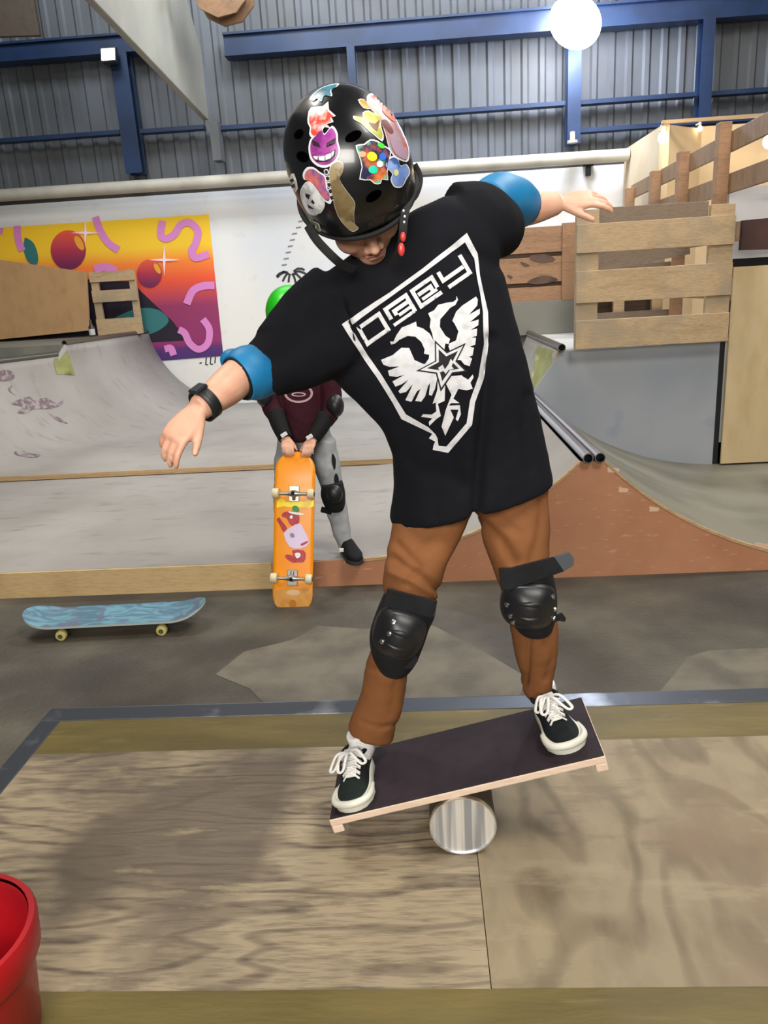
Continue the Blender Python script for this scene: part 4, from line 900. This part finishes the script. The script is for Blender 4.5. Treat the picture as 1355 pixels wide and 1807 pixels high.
# wrist watch
ax = (WRl-ELl).normalized(); wc = WRl-ax*.018; bm = bmesh.new()
tube(bm, [wc-ax*.011, wc+ax*.011], .0285, 28, cap=False); wt = smooth(link('watch', bm, mat('black_watch_strap', '121416', .5), boy)); s2 = wt.modifiers.new('t', 'SOLIDIFY'); s2.thickness = .004; s2.offset = 1
nf = Vector((-.35, -.55, .75)); nf = (nf-ax*nf.dot(ax)).normalized(); tt = ax.cross(nf)
bm = bmesh.new(); box(bm, wc+nf*.033, (.030, .026, .008), Matrix((ax, tt, nf)).transposed()); bevel(link('watch_face', bm, mat('watch_glass', '23282e', .15), wt), .003)

# helmet
m_hel = mat('gloss_black_shell', '0c0d0f', .28, coat=.3, c2='131417', scale=10); m_strap = mat('black_webbing', '101113', .8)
def shell(sa, sb, scz, rimf, n=72, k=26, H=H):
    bm = bmesh.new(); top = bm.verts.new(H @ Vector((0, 0, scz))); rows = []
    for i in range(1, k+1):
        row = []
        for j in range(n):
            az = 2*PI*j/n; zr = rimf(math.cos(az)); t = i/k; z = scz+(zr-scz)*(1-math.cos(t*PI/2)) if False else None
            thr = PI/2+(-zr)/scz*.95; th = thr*t; sn = math.sin(th) if th < PI/2 else 1-.10*(th-PI/2)**1.2
            z = scz*math.cos(th) if th < PI/2 else -scz*(th-PI/2)/.95
            flat = 1-.03*(math.cos(4*az)*math.sin(th)**2)
            row.append(bm.verts.new(H @ Vector((sa*sn*math.sin(az)*flat, sb*sn*math.cos(az)*flat, z))))
        rows.append(row)
    for j in range(n):
        bm.faces.new([top, rows[0][j], rows[0][(j+1) % n]])
        for i in range(k-1): bm.faces.new([rows[i][j], rows[i+1][j], rows[i+1][(j+1) % n], rows[i][(j+1) % n]])
    return bm
rim = lambda c: (-.040*max(c, 0) - .054*(1-max(c, 0)) if c > 0 else -.054-.018*(-c))
HEL = H @ Matrix.Translation((0, 0, 0))
hb = shell(.1135, .144, .128, rim, H=HEL); hm = bpy.data.meshes.new('helmet'); bmesh.ops.recalc_face_normals(hb, faces=hb.faces); hb.to_mesh(hm); hb.free()
helm = smooth(link('helmet', hm, m_hel, boy)); s2 = helm.modifiers.new('t', 'SOLIDIFY'); s2.thickness = .014; s2.offset = -1
hh = surf_hit(hm)
lb = bmesh.new(); Pm = [HEL @ Vector(((.1115)*math.sin(q), .1415*math.cos(q), rim(math.cos(q))-.001)) for q in [2*PI*i/60 for i in range(60)]]
tube(lb, Pm, .0045, 8, close=True, cap=False); smooth(link('rim_trim', lb, m_strap, helm))
m_vent = mat('vent_hole', '020202', .95, spec=0)
C2 = lambda P: [(440+x/3.764, 120+y/3.764) for x, y in P]
for cx, cy, rx, ry, ro_ in ((690, 455, 60, 32, -.5), (355, 590, 42, 34, .6), (825, 850, 60, 30, -.6), (330, 440, 36, 26, -.9)):
    print_on('vent', [([C2(blob(cx, cy, rx, ry, 24, ro_))], m_vent, .0008)], hh, helm, 5)
wb = mat('sticker_white', 'dfe2e4', .35)
def stk(name, P, cols, k=4, border=.86, extra=()):
    P = sm(P, k, True); cx = sum(p[0] for p in P)/len(P); cy = sum(p[1] for p in P)/len(P)
    Q = [(cx+(x-cx)*border, cy+(y-cy)*border) for x, y in P]
    L_ = [([C2(P)], wb, .001), ([C2(Q)], cols, .0016)]
    for i, (E_, m_) in enumerate(extra): L_.append(([C2(E_)], m_, .0022+.0004*i))
    return print_on(name, L_, hh, helm, 5)
def sc(n_, a_, b_=None, c_=None, s_=30, r_=.3): return mat(n_, a_, r_, c2=b_, scale=s_, lo=.42, hi=.58, c3=c_, scale3=s_*1.4, lo3=.55, hi3=.62)
m_tw = mat('sticker_tooth', 'f2f2f0', .4); m_dk = mat('sticker_ink', '2a1824', .5)
stk('cloud_sticker', [(400, 210), (430, 170), (500, 125), (590, 105), (585, 125), (545, 150), (550, 190), (500, 185), (480, 225), (450, 205), (430, 222)], sc('sticker_teal', '3d7f92', '2d5f73'))
stk('red_flame_sticker', [(390, 320), (410, 265), (490, 255), (525, 225), (530, 280), (575, 320), (545, 330), (560, 360), (515, 375), (545, 405), (500, 395), (470, 440), (425, 470), (400, 440), (405, 400), (390, 370)], sc('sticker_coral', 'ece2dc', 'd8483c', 'f0b8a8'), 2)
stk('purple_face_sticker', [(405, 480), (440, 440), (480, 400), (500, 440), (550, 385), (585, 430), (590, 490), (605, 560), (580, 620), (520, 660), (460, 655), (410, 610), (395, 540)], sc('sticker_purple', 'a8489c', '7c2c78', 'c86ab8'), 3, .88,
    [([(420, 575), (470, 590), (530, 575), (575, 540), (570, 585), (520, 625), (450, 625)], m_dk), ([(430, 585), (460, 588), (458, 612), (440, 605)], m_tw), ([(464, 590), (505, 585), (505, 618), (468, 614)], m_tw), ([(510, 583), (545, 568), (545, 600), (512, 614)], m_tw), ([(549, 566), (568, 552), (562, 582), (549, 596)], m_tw),
     ([(425, 480), (470, 505), (478, 530), (430, 515)], m_dk), ([(575, 470), (520, 505), (515, 530), (570, 505)], m_dk)])
stk('galaxy_sticker', [(358, 700), (385, 660), (430, 660), (470, 690), (510, 720), (520, 800), (548, 850), (540, 900), (500, 880), (450, 810), (400, 750), (365, 740)], sc('sticker_galaxy', '4c4a90', 'e0785a', 'c06a9a', 22), 3)
stk('white_round_sticker', [(340, 830), (365, 770), (400, 752), (440, 790), (495, 870), (500, 920), (470, 965), (410, 975), (365, 920)], sc('sticker_mono', 'dcdedd', 'a8acae', None, 40), 3, .95,
    [(C, m_dk) for C in ([(380, 830), (410, 840), (400, 870), (378, 850)], [(425, 870), (440, 890), (430, 900), (415, 885)], [(395, 900), (440, 930), (400, 925)])])
stk('silver_letter_sticker', [(262, 725), (300, 700), (325, 800), (290, 830), (272, 790)], mat('sticker_silver', 'c9cabf', .4), 2, .8, [([(275, 740), (300, 730), (304, 750), (280, 757)], m_dk), ([(283, 770), (308, 765), (312, 790), (290, 798)], m_dk)])
stk('green_sticker', [(335, 960), (370, 985), (440, 1020), (468, 1040), (485, 1130), (450, 1120), (400, 1080), (360, 1030)], sc('sticker_olive', '6f8a48', '5a7038'), 3)
stk('brown_guitar_sticker', [(545, 640), (590, 615), (625, 640), (620, 690), (600, 740), (650, 820), (700, 890), (695, 960), (700, 1030), (725, 1060), (690, 1085), (650, 1060), (600, 1000), (570, 930), (555, 860), (540, 780), (530, 700)], sc('sticker_brown', '7a6a48', '5a4a34', '9a8a66', 20), 3, .97)
for i in range(5): stk('letter_sticker', [(495+i*9, 680+i*42), (520+i*9, 672+i*42), (530+i*9, 700+i*42), (508+i*9, 712+i*42)], m_dk, 2, .7)
stk('mask_sticker', [(780, 190), (830, 170), (900, 220), (950, 300), (1000, 400), (1045, 500), (1060, 580), (1040, 625), (960, 590), (920, 520), (900, 440), (860, 340), (790, 260)], sc('sticker_mask', '9a8a92', 'b8483c', 'c8a8a0', 14), 3, .93,
    [(sm([(905, 350), (950, 420), (935, 440), (890, 400), (870, 360)], 3, True), mat('sticker_maroon', '5a2026', .4)), (sm([(900, 240), (940, 290), (960, 360), (925, 340), (880, 290)], 3, True), mat('sticker_orange', 'd85a34', .4)), (sm([(930, 470), (1000, 510), (1040, 560), (1030, 610), (960, 570)], 3, True), mat('sticker_mauve', '9c8294', .4))])
stk('yellow_hand_sticker', [(690, 320), (740, 330), (755, 340), (750, 300), (790, 285), (840, 310), (890, 300), (900, 320), (875, 350), (875, 400), (890, 450), (880, 490), (830, 450), (780, 410), (740, 370), (695, 345)], sc('sticker_lime', 'b8b83c', '98982c', 'e0d86a', 16), 2, .9,
    [([(790, 365), (830, 375), (860, 350), (855, 390), (845, 425), (815, 400)], mat('sticker_mouth', '6a3a2a', .4))])
stk('yellow_tip_sticker', [(720, 215), (760, 210), (790, 250), (800, 275), (755, 268)], sc('sticker_gold', 'd0b85a', 'b08a4a'), 2, .85)
m_holo = sc('sticker_hologram', '2c2a4a', 'e0783c', '38c8a0', 26); 
stk('hologram_sticker', [(705, 515), (760, 505), (800, 475), (850, 485), (900, 520), (940, 550), (925, 620), (915, 700), (920, 745), (880, 740), (870, 768), (830, 770), (800, 745), (730, 740), (745, 660), (725, 580)], m_holo, 2, .93,
    [(blob(820, 675, 32, 26, 14), mat('holo_green', '2fd0b0', .3)), (blob(812, 590, 34, 30, 12, .5), mat('holo_yellow', 'e8e030', .3)), (blob(750, 575, 24, 20, 10), mat('holo_peach', 'e8a078', .3)), (blob(870, 520, 26, 16, 10, .6), mat('holo_lime', '48e040', .3)), (blob(880, 590, 22, 26, 10), mat('holo_blue', '3868c8', .3)), (blob(860, 640, 20, 22, 10), mat('holo_white', 'd8e0f0', .3))])
stk('blue_cloud_sticker', [(895, 650), (910, 610), (950, 585), (985, 605), (1000, 650), (1040, 640), (1065, 690), (1040, 740), (1010, 790), (960, 790), (935, 740), (945, 700)], sc('sticker_blue', '5a78b8', '8aa0d0', '3a5890', 16), 3, .9, [(blob(970, 695, 16, 22, 10), mat('sticker_lemon', 'c8c890', .4))])
# chin straps, ear and buckle
def strap(P, w, nm='chin_strap', m=m_strap, par=helm, t=.002):
    P = [at(*p) for p in P]; bm = bmesh.new(); tube(bm, P, w, 10, n=18, flat=t/w, hint=(0, 1, .2)); return smooth(link(nm, bm, m, par), 50)
strap([(543, 398, 1.475), (560, 425, 1.46), (590, 456, 1.455), (606, 468, 1.48), (625, 476, 1.51)], .0085)
strap([(738, 322, 1.50), (722, 350, 1.46), (713, 385, 1.435), (710, 420, 1.435), (703, 446, 1.455), (692, 464, 1.49)], .0075)
strap([(731, 290, 1.53), (741, 315, 1.53), (733, 345, 1.51), (718, 356, 1.48)], .006)
for (x, y, rx_, ry_) in ((711, 418, .0050, .0085), (708, 440, .0060, .0115)):
    bm = bmesh.new(); ell(bm, at(x, y, 1.425), (rx_, .004, ry_)); smooth(link('buckle', bm, mat('red_buckle', 'c83a34', .35), helm))
for (x, y) in ((712, 372), (714, 382), (713, 392)):
    bm = bmesh.new(); ell(bm, at(x, y, 1.432), (.002, .002, .0025)); smooth(link('bead', bm, wb, helm))
bm = bmesh.new(); ell(bm, (0, 0, 0), (.010, .020, .030), HEL @ Matrix.Translation((.088, -.005, -.078))); smooth(link('ear', bm, m_skin, boy))
# ================================================================== THE REAR SKATER
m_maroon = mat('maroon_hoodie', '3a1420', .85, c2='2f1019', scale=6, bump=.1, bscale=120, spec=.2); m_jog = mat('grey_joggers', '9a9d9f', .9, c2='84878a', scale=10, bump=.1, bscale=100, spec=.2)
m_bk = mat('black_fabric', '121214', .8, spec=.25); m_grn = mat('green_shell', '25c11c', .35, c2='1fae18', scale=5)
rk = thing('person', 'child in green helmet and maroon hoodie standing behind, holding the orange skateboard', 'person', (-.6, 4.05, .15))
a = math.radians(18); zc = Vector((0, -math.sin(a), math.cos(a))); yc = Vector((0, -math.cos(a), -math.sin(a))); H2 = Matrix.Translation(at(511, 548, 4.05)) @ Matrix((yc.cross(zc), yc, zc)).transposed().to_4x4()
bm = bmesh.new(); head(bm, H2 @ Matrix.Translation((0, 0, -.03)))
tube(bm, [H2 @ Vector((0, -.02, -.09)), at(520, 620, 4.12)], [.045, .055], 14, n=4)
def pe(x, y, Y): return at(x, y, Y)
sec(bm, [((485, 618), (575, 610), 4.12, .07), ((490, 700), (575, 700), 4.12, .08), ((495, 780), (580, 775), 4.1, .08)])
for sh_, el, wr in ((pe(478, 625, 4.1), pe(474, 705, 4.02), pe(503, 775, 3.86)), (pe(580, 622, 4.1), pe(585, 715, 4.02), pe(553, 775, 3.86))):
    tube(bm, [sh_, el, wr], [.045, .038, .026], 14, n=10)
hand(bm, pe(506, 776, 3.86), (.12, -.72, -.30), (0, -.35, .9), -1, .85, (.5, .75, .8, .8), .06, .5); hand(bm, pe(550, 776, 3.86), (-.12, -.72, -.30), (0, -.35, .9), 1, .85, (.5, .75, .8, .8), .06, .5)
for P in ([pe(512, 790, 4.1), pe(500, 880, 4.05), pe(505, 975, 4.05)], [pe(560, 790, 4.1), pe(588, 880, 4.02), pe(608, 965, 3.95)]): tube(bm, P, [.06, .045, .035], 14, n=10)
smooth(link('body', bake(bm, .0065, 2), m_skin, rk)); face_parts(H2 @ Matrix.Translation((0, 0, -.03)), rk)
bm = bmesh.new()
sec(bm, [((505, 605), (545, 603), 4.12, .07), ((478, 620), (585, 615), 4.11, .10), ((488, 665), (578, 660), 4.10, .115), ((495, 720), (575, 718), 4.08, .12), ((500, 760), (572, 757), 4.06, .12), ((508, 776), (566, 773), 4.05, .10)], 8)
for sh_, el, wr in ((pe(480, 630, 4.08), pe(474, 702, 4.0), pe(489, 738, 3.93)), (pe(580, 628, 4.08), pe(585, 712, 4.0), pe(573, 745, 3.93))): tube(bm, [sh_, el, wr], [.062, .052, .042], 18, n=12)
me = bake(bm, .009, 5); displace(me, lambda c_, n_: .008*noise.noise(c_*9)+.003*noise.noise(c_*30)); hd = smooth(link('hoodie', me, m_maroon, rk))
h3 = surf_hit(me); m_p2 = mat('pale_print', 'b59aa0', .7)
print_on('round_print', [([blob(527, 694, 25, 17, 28), blob(527, 694, 21, 13.5, 28)], m_p2, .003), ([blob(527, 696, 13, 4, 12), blob(527, 696, 10, 2, 12)], m_p2, .003)], h3, hd, 5, .2)
print_on('sleeve_print', [([sm([(560, 738), (572, 733), (580, 742), (572, 748)], 3, True)], mat('white_print_b', 'd8d0d2', .6), .003), ([sm([(562, 752), (574, 750), (578, 760), (566, 762)], 3, True)], m_p2, .003)], h3, hd, 4, .2)
bm = bmesh.new()
sec(bm, [((492, 752), (578, 750), 4.08, .10), ((490, 790), (590, 785), 4.08, .11)], 6)
sec(bm, [((490, 770), (540, 775), 4.08, .085), ((484, 830), (535, 835), 4.06, .08), ((484, 900), (528, 900), 4.04, .07), ((490, 965), (520, 965), 4.05, .055)], 8)
sec(bm, [((540, 775), (592, 775), 4.07, .09), ((556, 830), (600, 825), 4.03, .08), ((570, 870), (606, 865), 4.0, .07), ((578, 910), (614, 905), 3.98, .06), ((590, 945), (620, 940), 3.96, .05), ((598, 962), (620, 960), 3.955, .045)], 8)
me = bake(bm, .009, 5); displace(me, lambda c_, n_: .007*noise.noise(c_*11)+.003*noise.noise(c_*35)); jg = smooth(link('joggers', me, m_jog, rk)); h4 = surf_hit(me)
for P in ([(586, 800), (592, 812), (590, 830), (585, 815)], [(592, 835), (597, 845), (595, 860), (589, 848)]): print_on('dark_pattern', [([sm(P, 3, True)], m_bk, .003)], h4, jg, 4, .2)
bm = bmesh.new(); sec(bm, [((568, 855), (604, 848), 3.97, .075), ((566, 872), (609, 870), 3.965, .08), ((572, 890), (609, 892), 3.965, .075), ((580, 900), (606, 900), 3.97, .065)], 6)
kp = smooth(link('knee_pad', bake(bm, .008, 4), m_bk, rk)); bm = bmesh.new(); ell(bm, at(590, 872, 3.885), (.045, .03, .05)); smooth(link('cap', bm, m_capm, kp)); bm = bmesh.new(); box(bm, at(576, 901, 3.93), (.06, .02, .03), Matrix.Rotation(.3, 3, 'Y')); bevel(link('strap', bm, m_bk, kp), .004)
for (x, y, Y) in ((466, 698, 3.955), (592, 716, 3.955)):
    bm = bmesh.new(); ell(bm, at(x, y, Y), (.045, .05, .06)); smooth(link('elbow_pad', bm, m_capm, rk))
for (P) in ([(486, 728, 3.94), (494, 752, 3.90), (504, 774, 3.865)], [(575, 735, 3.94), (565, 755, 3.90), (552, 774, 3.865)]):
    bm = bmesh.new(); tube(bm, [at(*p) for p in P], [.048, .043, .036], 18, n=10); smooth(link('wrist_guard', bm, m_bk, rk))
for (x, y) in ((501, 767), (546, 771)):
    bm = bmesh.new(); box(bm, at(x, y, 3.82), (.035, .008, .02), Matrix.Rotation(-.5, 3, 'Y')); bevel(link('guard_tab', bm, wb, rk), .003)
def tshoe(toe, heel, ank, par):
    upz = Vector((0, 0, 1)); f = toe-heel; f.z = 0; L_ = f.length; f.normalize(); s = f.cross(upz); bm = bmesh.new(); R = []
    for u, w, h in ((0, .02, .07), (.1, .034, .085), (.3, .037, .085), (.5, .04, .07), (.75, .046, .05), (.92, .034, .04), (1, .012, .03)): R.append(oval(heel+f*u*L_+upz*(h/2+.012), s*w, upz*h/2, 20, 2.6))
    rings(bm, R); tube(bm, [heel+f*.05+upz*.05, ank], [.042, .045], 18, n=4); sh_ = smooth(link('shoe', bake(bm, .005, 3), m_bk, par))
    bm = bmesh.new(); R = [[heel+f*u*L_+s*w*k_+upz*z for u, w in ((0, .02), (.1, .036), (.5, .042), (.75, .049), (.92, .036), (1, .013))]+[heel+f*u*L_-s*w*k_+upz*z for u, w in ((1, .013), (.92, .036), (.75, .049), (.5, .042), (.1, .036), (0, .02))] for z, k_ in ((.0, 1), (.022, 1))]
    rings(bm, R); bevel(link('sole', bm, m_rub if False else mat('dark_rubber', '2a2a2c', .7), sh_), .004)
    bm = bmesh.new(); box(bm, heel+f*L_*.45+s*.036+upz*.05, (.05, .012, .02)); bevel(link('white_mark', bm, wb, sh_), .003)
tshoe(atz(632, 998, .152), atz(606, 985, .152)+Vector((0, .11, 0)), at(607, 962, 3.96), rk)
tshoe(atz(496, 994, .152), atz(505, 985, .152)+Vector((0, .13, 0)), at(506, 965, 4.05), rk)
rim2 = lambda c: -.03-.03*(1-max(c, 0))
hb = shell(.125, .148, .125, rim2, 48, 18, H=H2); hm2 = bpy.data.meshes.new('h'); bmesh.ops.recalc_face_normals(hb, faces=hb.faces); hb.to_mesh(hm2); hb.free()
gh = smooth(link('helmet', hm2, m_grn, rk)); s2 = gh.modifiers.new('t', 'SOLIDIFY'); s2.thickness = .014; s2.offset = -1; h5 = surf_hit(hm2)
for cx, cy in ((495, 534), (519, 528)): print_on('vent', [([blob(cx, cy, 4, 2.6, 12)], m_vent, .003)], h5, gh, 3, .2)
bm = bmesh.new(); R = [H2 @ Vector((.118*math.sin(q), .138*math.cos(q), rim2(math.cos(q))-.012)) for q in [2*PI*i/40 for i in range(40)]]; tube(bm, R, .014, 8, close=True, cap=False); smooth(link('liner', bm, m_bk, gh))

# ================================================================== SKATEBOARDS
def deck_bm(L_, Wd, TR, th=.011, kick=.055, conc=.006):
    """skateboard deck in local x (length), y (width), z up; TR maps to the world"""
    bm = bmesh.new(); nu, nv = 56, 12; top = []; bot = []
    for i in range(nu+1):
        u = math.sin(PI/2*(-1+2*i/nu)); x = u*L_/2; e = max(0, (abs(u)-.74)/.26); w = Wd/2*math.sqrt(max(1-e**2.3, .0025)); k = max(0, abs(u)-.66)/.34; z = kick*k**1.6; rt_, rb_ = [], []
        for j in range(nv+1):
            v = -1+2*j/nv; zz = z+conc*v*v*(1-e); rt_.append(bm.verts.new(TR @ Vector((x, v*w, zz+th)))); rb_.append(bm.verts.new(TR @ Vector((x, v*w, zz))))
        top.append(rt_); bot.append(rb_)
    for i in range(nu):
        for j in range(nv):
            f = bm.faces.new([top[i][j], top[i][j+1], top[i+1][j+1], top[i+1][j]]); f.material_index = 1; f.smooth = True
            f = bm.faces.new([bot[i][j], bot[i+1][j], bot[i+1][j+1], bot[i][j+1]]); f.material_index = 0; f.smooth = True
        f = bm.faces.new([top[i][0], top[i+1][0], bot[i+1][0], bot[i][0]]); f.material_index = 2; f = bm.faces.new([top[i][nv], bot[i][nv], bot[i+1][nv], top[i+1][nv]]); f.material_index = 2
    for i in (0, nu):
        for j in range(nv):
            f = bm.faces.new([top[i][j], bot[i][j], bot[i][j+1], top[i][j+1]]); f.material_index = 2
    return bm
def trucks(par, TR, xs, m_hanger, m_wheel, m_core):
    for x in xs:
        s = 1 if x > 0 else -1; T = lambda a_, b_, c_: TR @ Vector((x+a_, b_, c_))
        bm = bmesh.new(); B_ = [T(-.04, -.026, 0), T(.04, -.026, 0), T(.04, .026, 0), T(-.04, .026, 0)]; prism(B_, TR.to_3x3() @ Vector((0, 0, -.008)), bm)
        tk = bevel(link('truck', bm, m_hanger, par), .002)
        bm = bmesh.new(); tube(bm, [T(0, -.07, -.036), T(0, -.03, -.034), T(0, 0, -.030), T(0, .03, -.034), T(0, .07, -.036)], [.008, .010, .017, .010, .008], 12, n=16); tube(bm, [T(-s*.0, 0, -.004), T(-s*.004, 0, -.034)], [.018, .014], 12); tube(bm, [T(-s*.03, 0, -.006), T(0, 0, -.028)], [.009, .008], 10)
        smooth(link('hanger', bm, m_hanger, tk), 50)
        bm = bmesh.new(); tube(bm, [T(-s*.003, 0, -.03), T(s*.006, 0, -.05)], [.012, .008], 12); smooth(link('kingpin', bm, m_bk, tk), 50)
        for sy in (-1, 1):
            bm = bmesh.new(); c = [T(0, sy*v, -.036) for v in (.072, .074, .082, .096, .104, .106)]; tube(bm, c, [.018, .024, .0265, .0265, .024, .018], 28); wh = smooth(link('wheel', bm, m_wheel, tk), 40)
            bm = bmesh.new(); tube(bm, [T(0, sy*.105, -.036), T(0, sy*.1075, -.036)], .011, 16); smooth(link('bearing', bm, m_core, wh), 40)
            bm = bmesh.new(); tube(bm, [T(0, sy*.107, -.036), T(0, sy*.111, -.036)], .005, 6); link('axle_nut', bm, m_riv, wh)
m_tr = mat('truck_metal', '9c9a94', .35, .9); m_trd = mat('dark_truck', '26262a', .5, .4); m_wc = mat('cream_wheel', 'cfc6a4', .5); m_grip = mat('black_grip', '141414', .95); m_ed = mat('maple_ply_edge', 'c9a778', .6)
# orange board held upright, underside to the camera
bt, tp = at(516, 1084, 3.60), at(522, 797, 3.80)
bx_ax = (tp-bt).normalized(); Ld = (tp-bt).length; by = Vector((1, 0, -.01)); by = (by-bx_ax*by.dot(bx_ax)).normalized(); bz = bx_ax.cross(by); 
if bz.y < 0: by = -by; bz = -bz
TO = Matrix.Translation((bt+tp)/2-bz*.02) @ Matrix((bx_ax, by, bz)).transposed().to_4x4()
m_or = mat('orange_deck_paint', 'f39a12', .35, c2='ee8f0e', scale=4)
ob = thing('skateboard', 'orange skateboard held upright with its painted underside facing front', 'skateboard', bt)
dk = link('deck', deck_bm(Ld, .205, TO, kick=.025), [m_or, m_grip, m_ed], ob)
trucks(ob, TO, (-.225, .205), m_tr, m_wc, m_bk)
h6 = surf_hit(dk.data); C3 = lambda P: [(460+x/5.65, 780+y/5.65) for x, y in P]
m_yel = mat('yellow_lettering', 'fbe11a', .4); m_rf = mat('red_figure', 'b8323c', .5, c2='9c2630', scale=60); m_wt = mat('lilac_shirt', 'd8c6e2', .5); m_gc = mat('green_cap', '2f8a3c', .5)
print_on('yellow_lettering', [([C3(P)], m_yel, .0015) for P in ([(160, 590), (200, 565), (240, 575), (250, 600), (300, 595), (310, 650), (230, 640), (160, 655)], [(300, 590), (380, 585), (440, 600), (440, 650), (310, 650)], [(440, 590), (500, 590), (528, 580), (528, 640), (480, 660), (440, 650)])], h6, dk, 5, .2)
print_on('worn_tail', [([C3(sm([(125, 1480), (540, 1470), (520, 1600), (430, 1720), (320, 1745), (210, 1700), (140, 1600)], 4, True))], mat('worn_maple', 'd49a4a', .6, c2='c98a3e', scale=25), .0012), ([C3(blob(325, 1500, 70, 28, 16))], mat('worn_pale', 'd8b48a', .6), .0018), ([C3(blob(320, 1610, 38, 40, 10))], mat('worn_brown', 'b8742a', .6), .0018)], h6, dk, 5, .2)
fg = [([(215, 715), (250, 695), (330, 690), (380, 715), (385, 800), (340, 840), (290, 820), (260, 760), (215, 745)], m_rf, .0016), ([(160, 775), (185, 750), (220, 800), (265, 860), (240, 895), (215, 880), (180, 810)], m_rf, .0016),
      ([(310, 1080), (430, 1080), (448, 1140), (430, 1195), (370, 1200), (310, 1200), (245, 1150), (260, 1120), (330, 1130)], m_rf, .0016), ([(230, 915), (300, 850), (385, 810), (425, 860), (485, 1005), (400, 1060), (290, 1045)], m_wt, .002),
      ([(315, 645), (350, 635), (375, 650), (385, 695), (325, 700)], m_gc, .0024), ([(280, 690), (430, 715), (400, 728), (300, 712)], wb, .0026), ([(290, 740), (315, 730), (318, 760), (298, 765)], wb, .0022), ([(340, 1110), (390, 1105), (395, 1140), (360, 1160)], wb, .002),
      ([(290, 920), (320, 905), (340, 940), (310, 955)], mat('figure_grey', '8a7a90', .5), .0026), ([(400, 1015), (470, 985), (465, 1005), (410, 1035)], m_rf, .0026)]
print_on('red_figure', [([C3(sm(P, 2, True))], m_, l_) for P, m_, l_ in fg], h6, dk, 4, .2)
# blue board on the floor
w1, w2 = atz(109, 1131, 0), atz(286, 1122, 0)
m_bdk = mat('blue_marbled_grip', '6590a0', .6, c2='4c6a7c', scale=7, stretch=(1, 2.5, 1), lo=.42, hi=.58, c3='5d6478', scale3=3.2, lo3=.53, hi3=.6, stretch3=(2, 1, 1), dist=1.2)
xa = (w2-w1); xa.z = 0; Wb = xa.length; xa.normalize(); yb = Vector((0, 0, 1)).cross(xa)
cen = (w1+w2)/2+yb*.096; cen.z = .0685
tilt = Matrix.Rotation(-.10, 3, xa) if True else None
TB = Matrix.Translation(cen+xa*-.0) @ Matrix((xa, yb, Vector((0, 0, 1)))).transposed().to_4x4() @ Matrix.Rotation(.06, 4, 'X')
sb = thing('skateboard', 'blue marbled skateboard standing on its wheels on the concrete floor', 'skateboard', (cen.x, cen.y, 0))
lenB = (atz(358, 1062, .13)-atz(42, 1080, .1)).length*.97
link('deck', deck_bm(lenB, .215, TB, kick=.05), [m_ed, m_bdk, mat('pale_edge', 'a8b4ac', .6)], sb)
trucks(sb, TB, (-Wb/2, Wb/2), m_trd, mat('yellow_wheel', 'b8b06a', .5), mat('dark_core', '3a3420', .6))
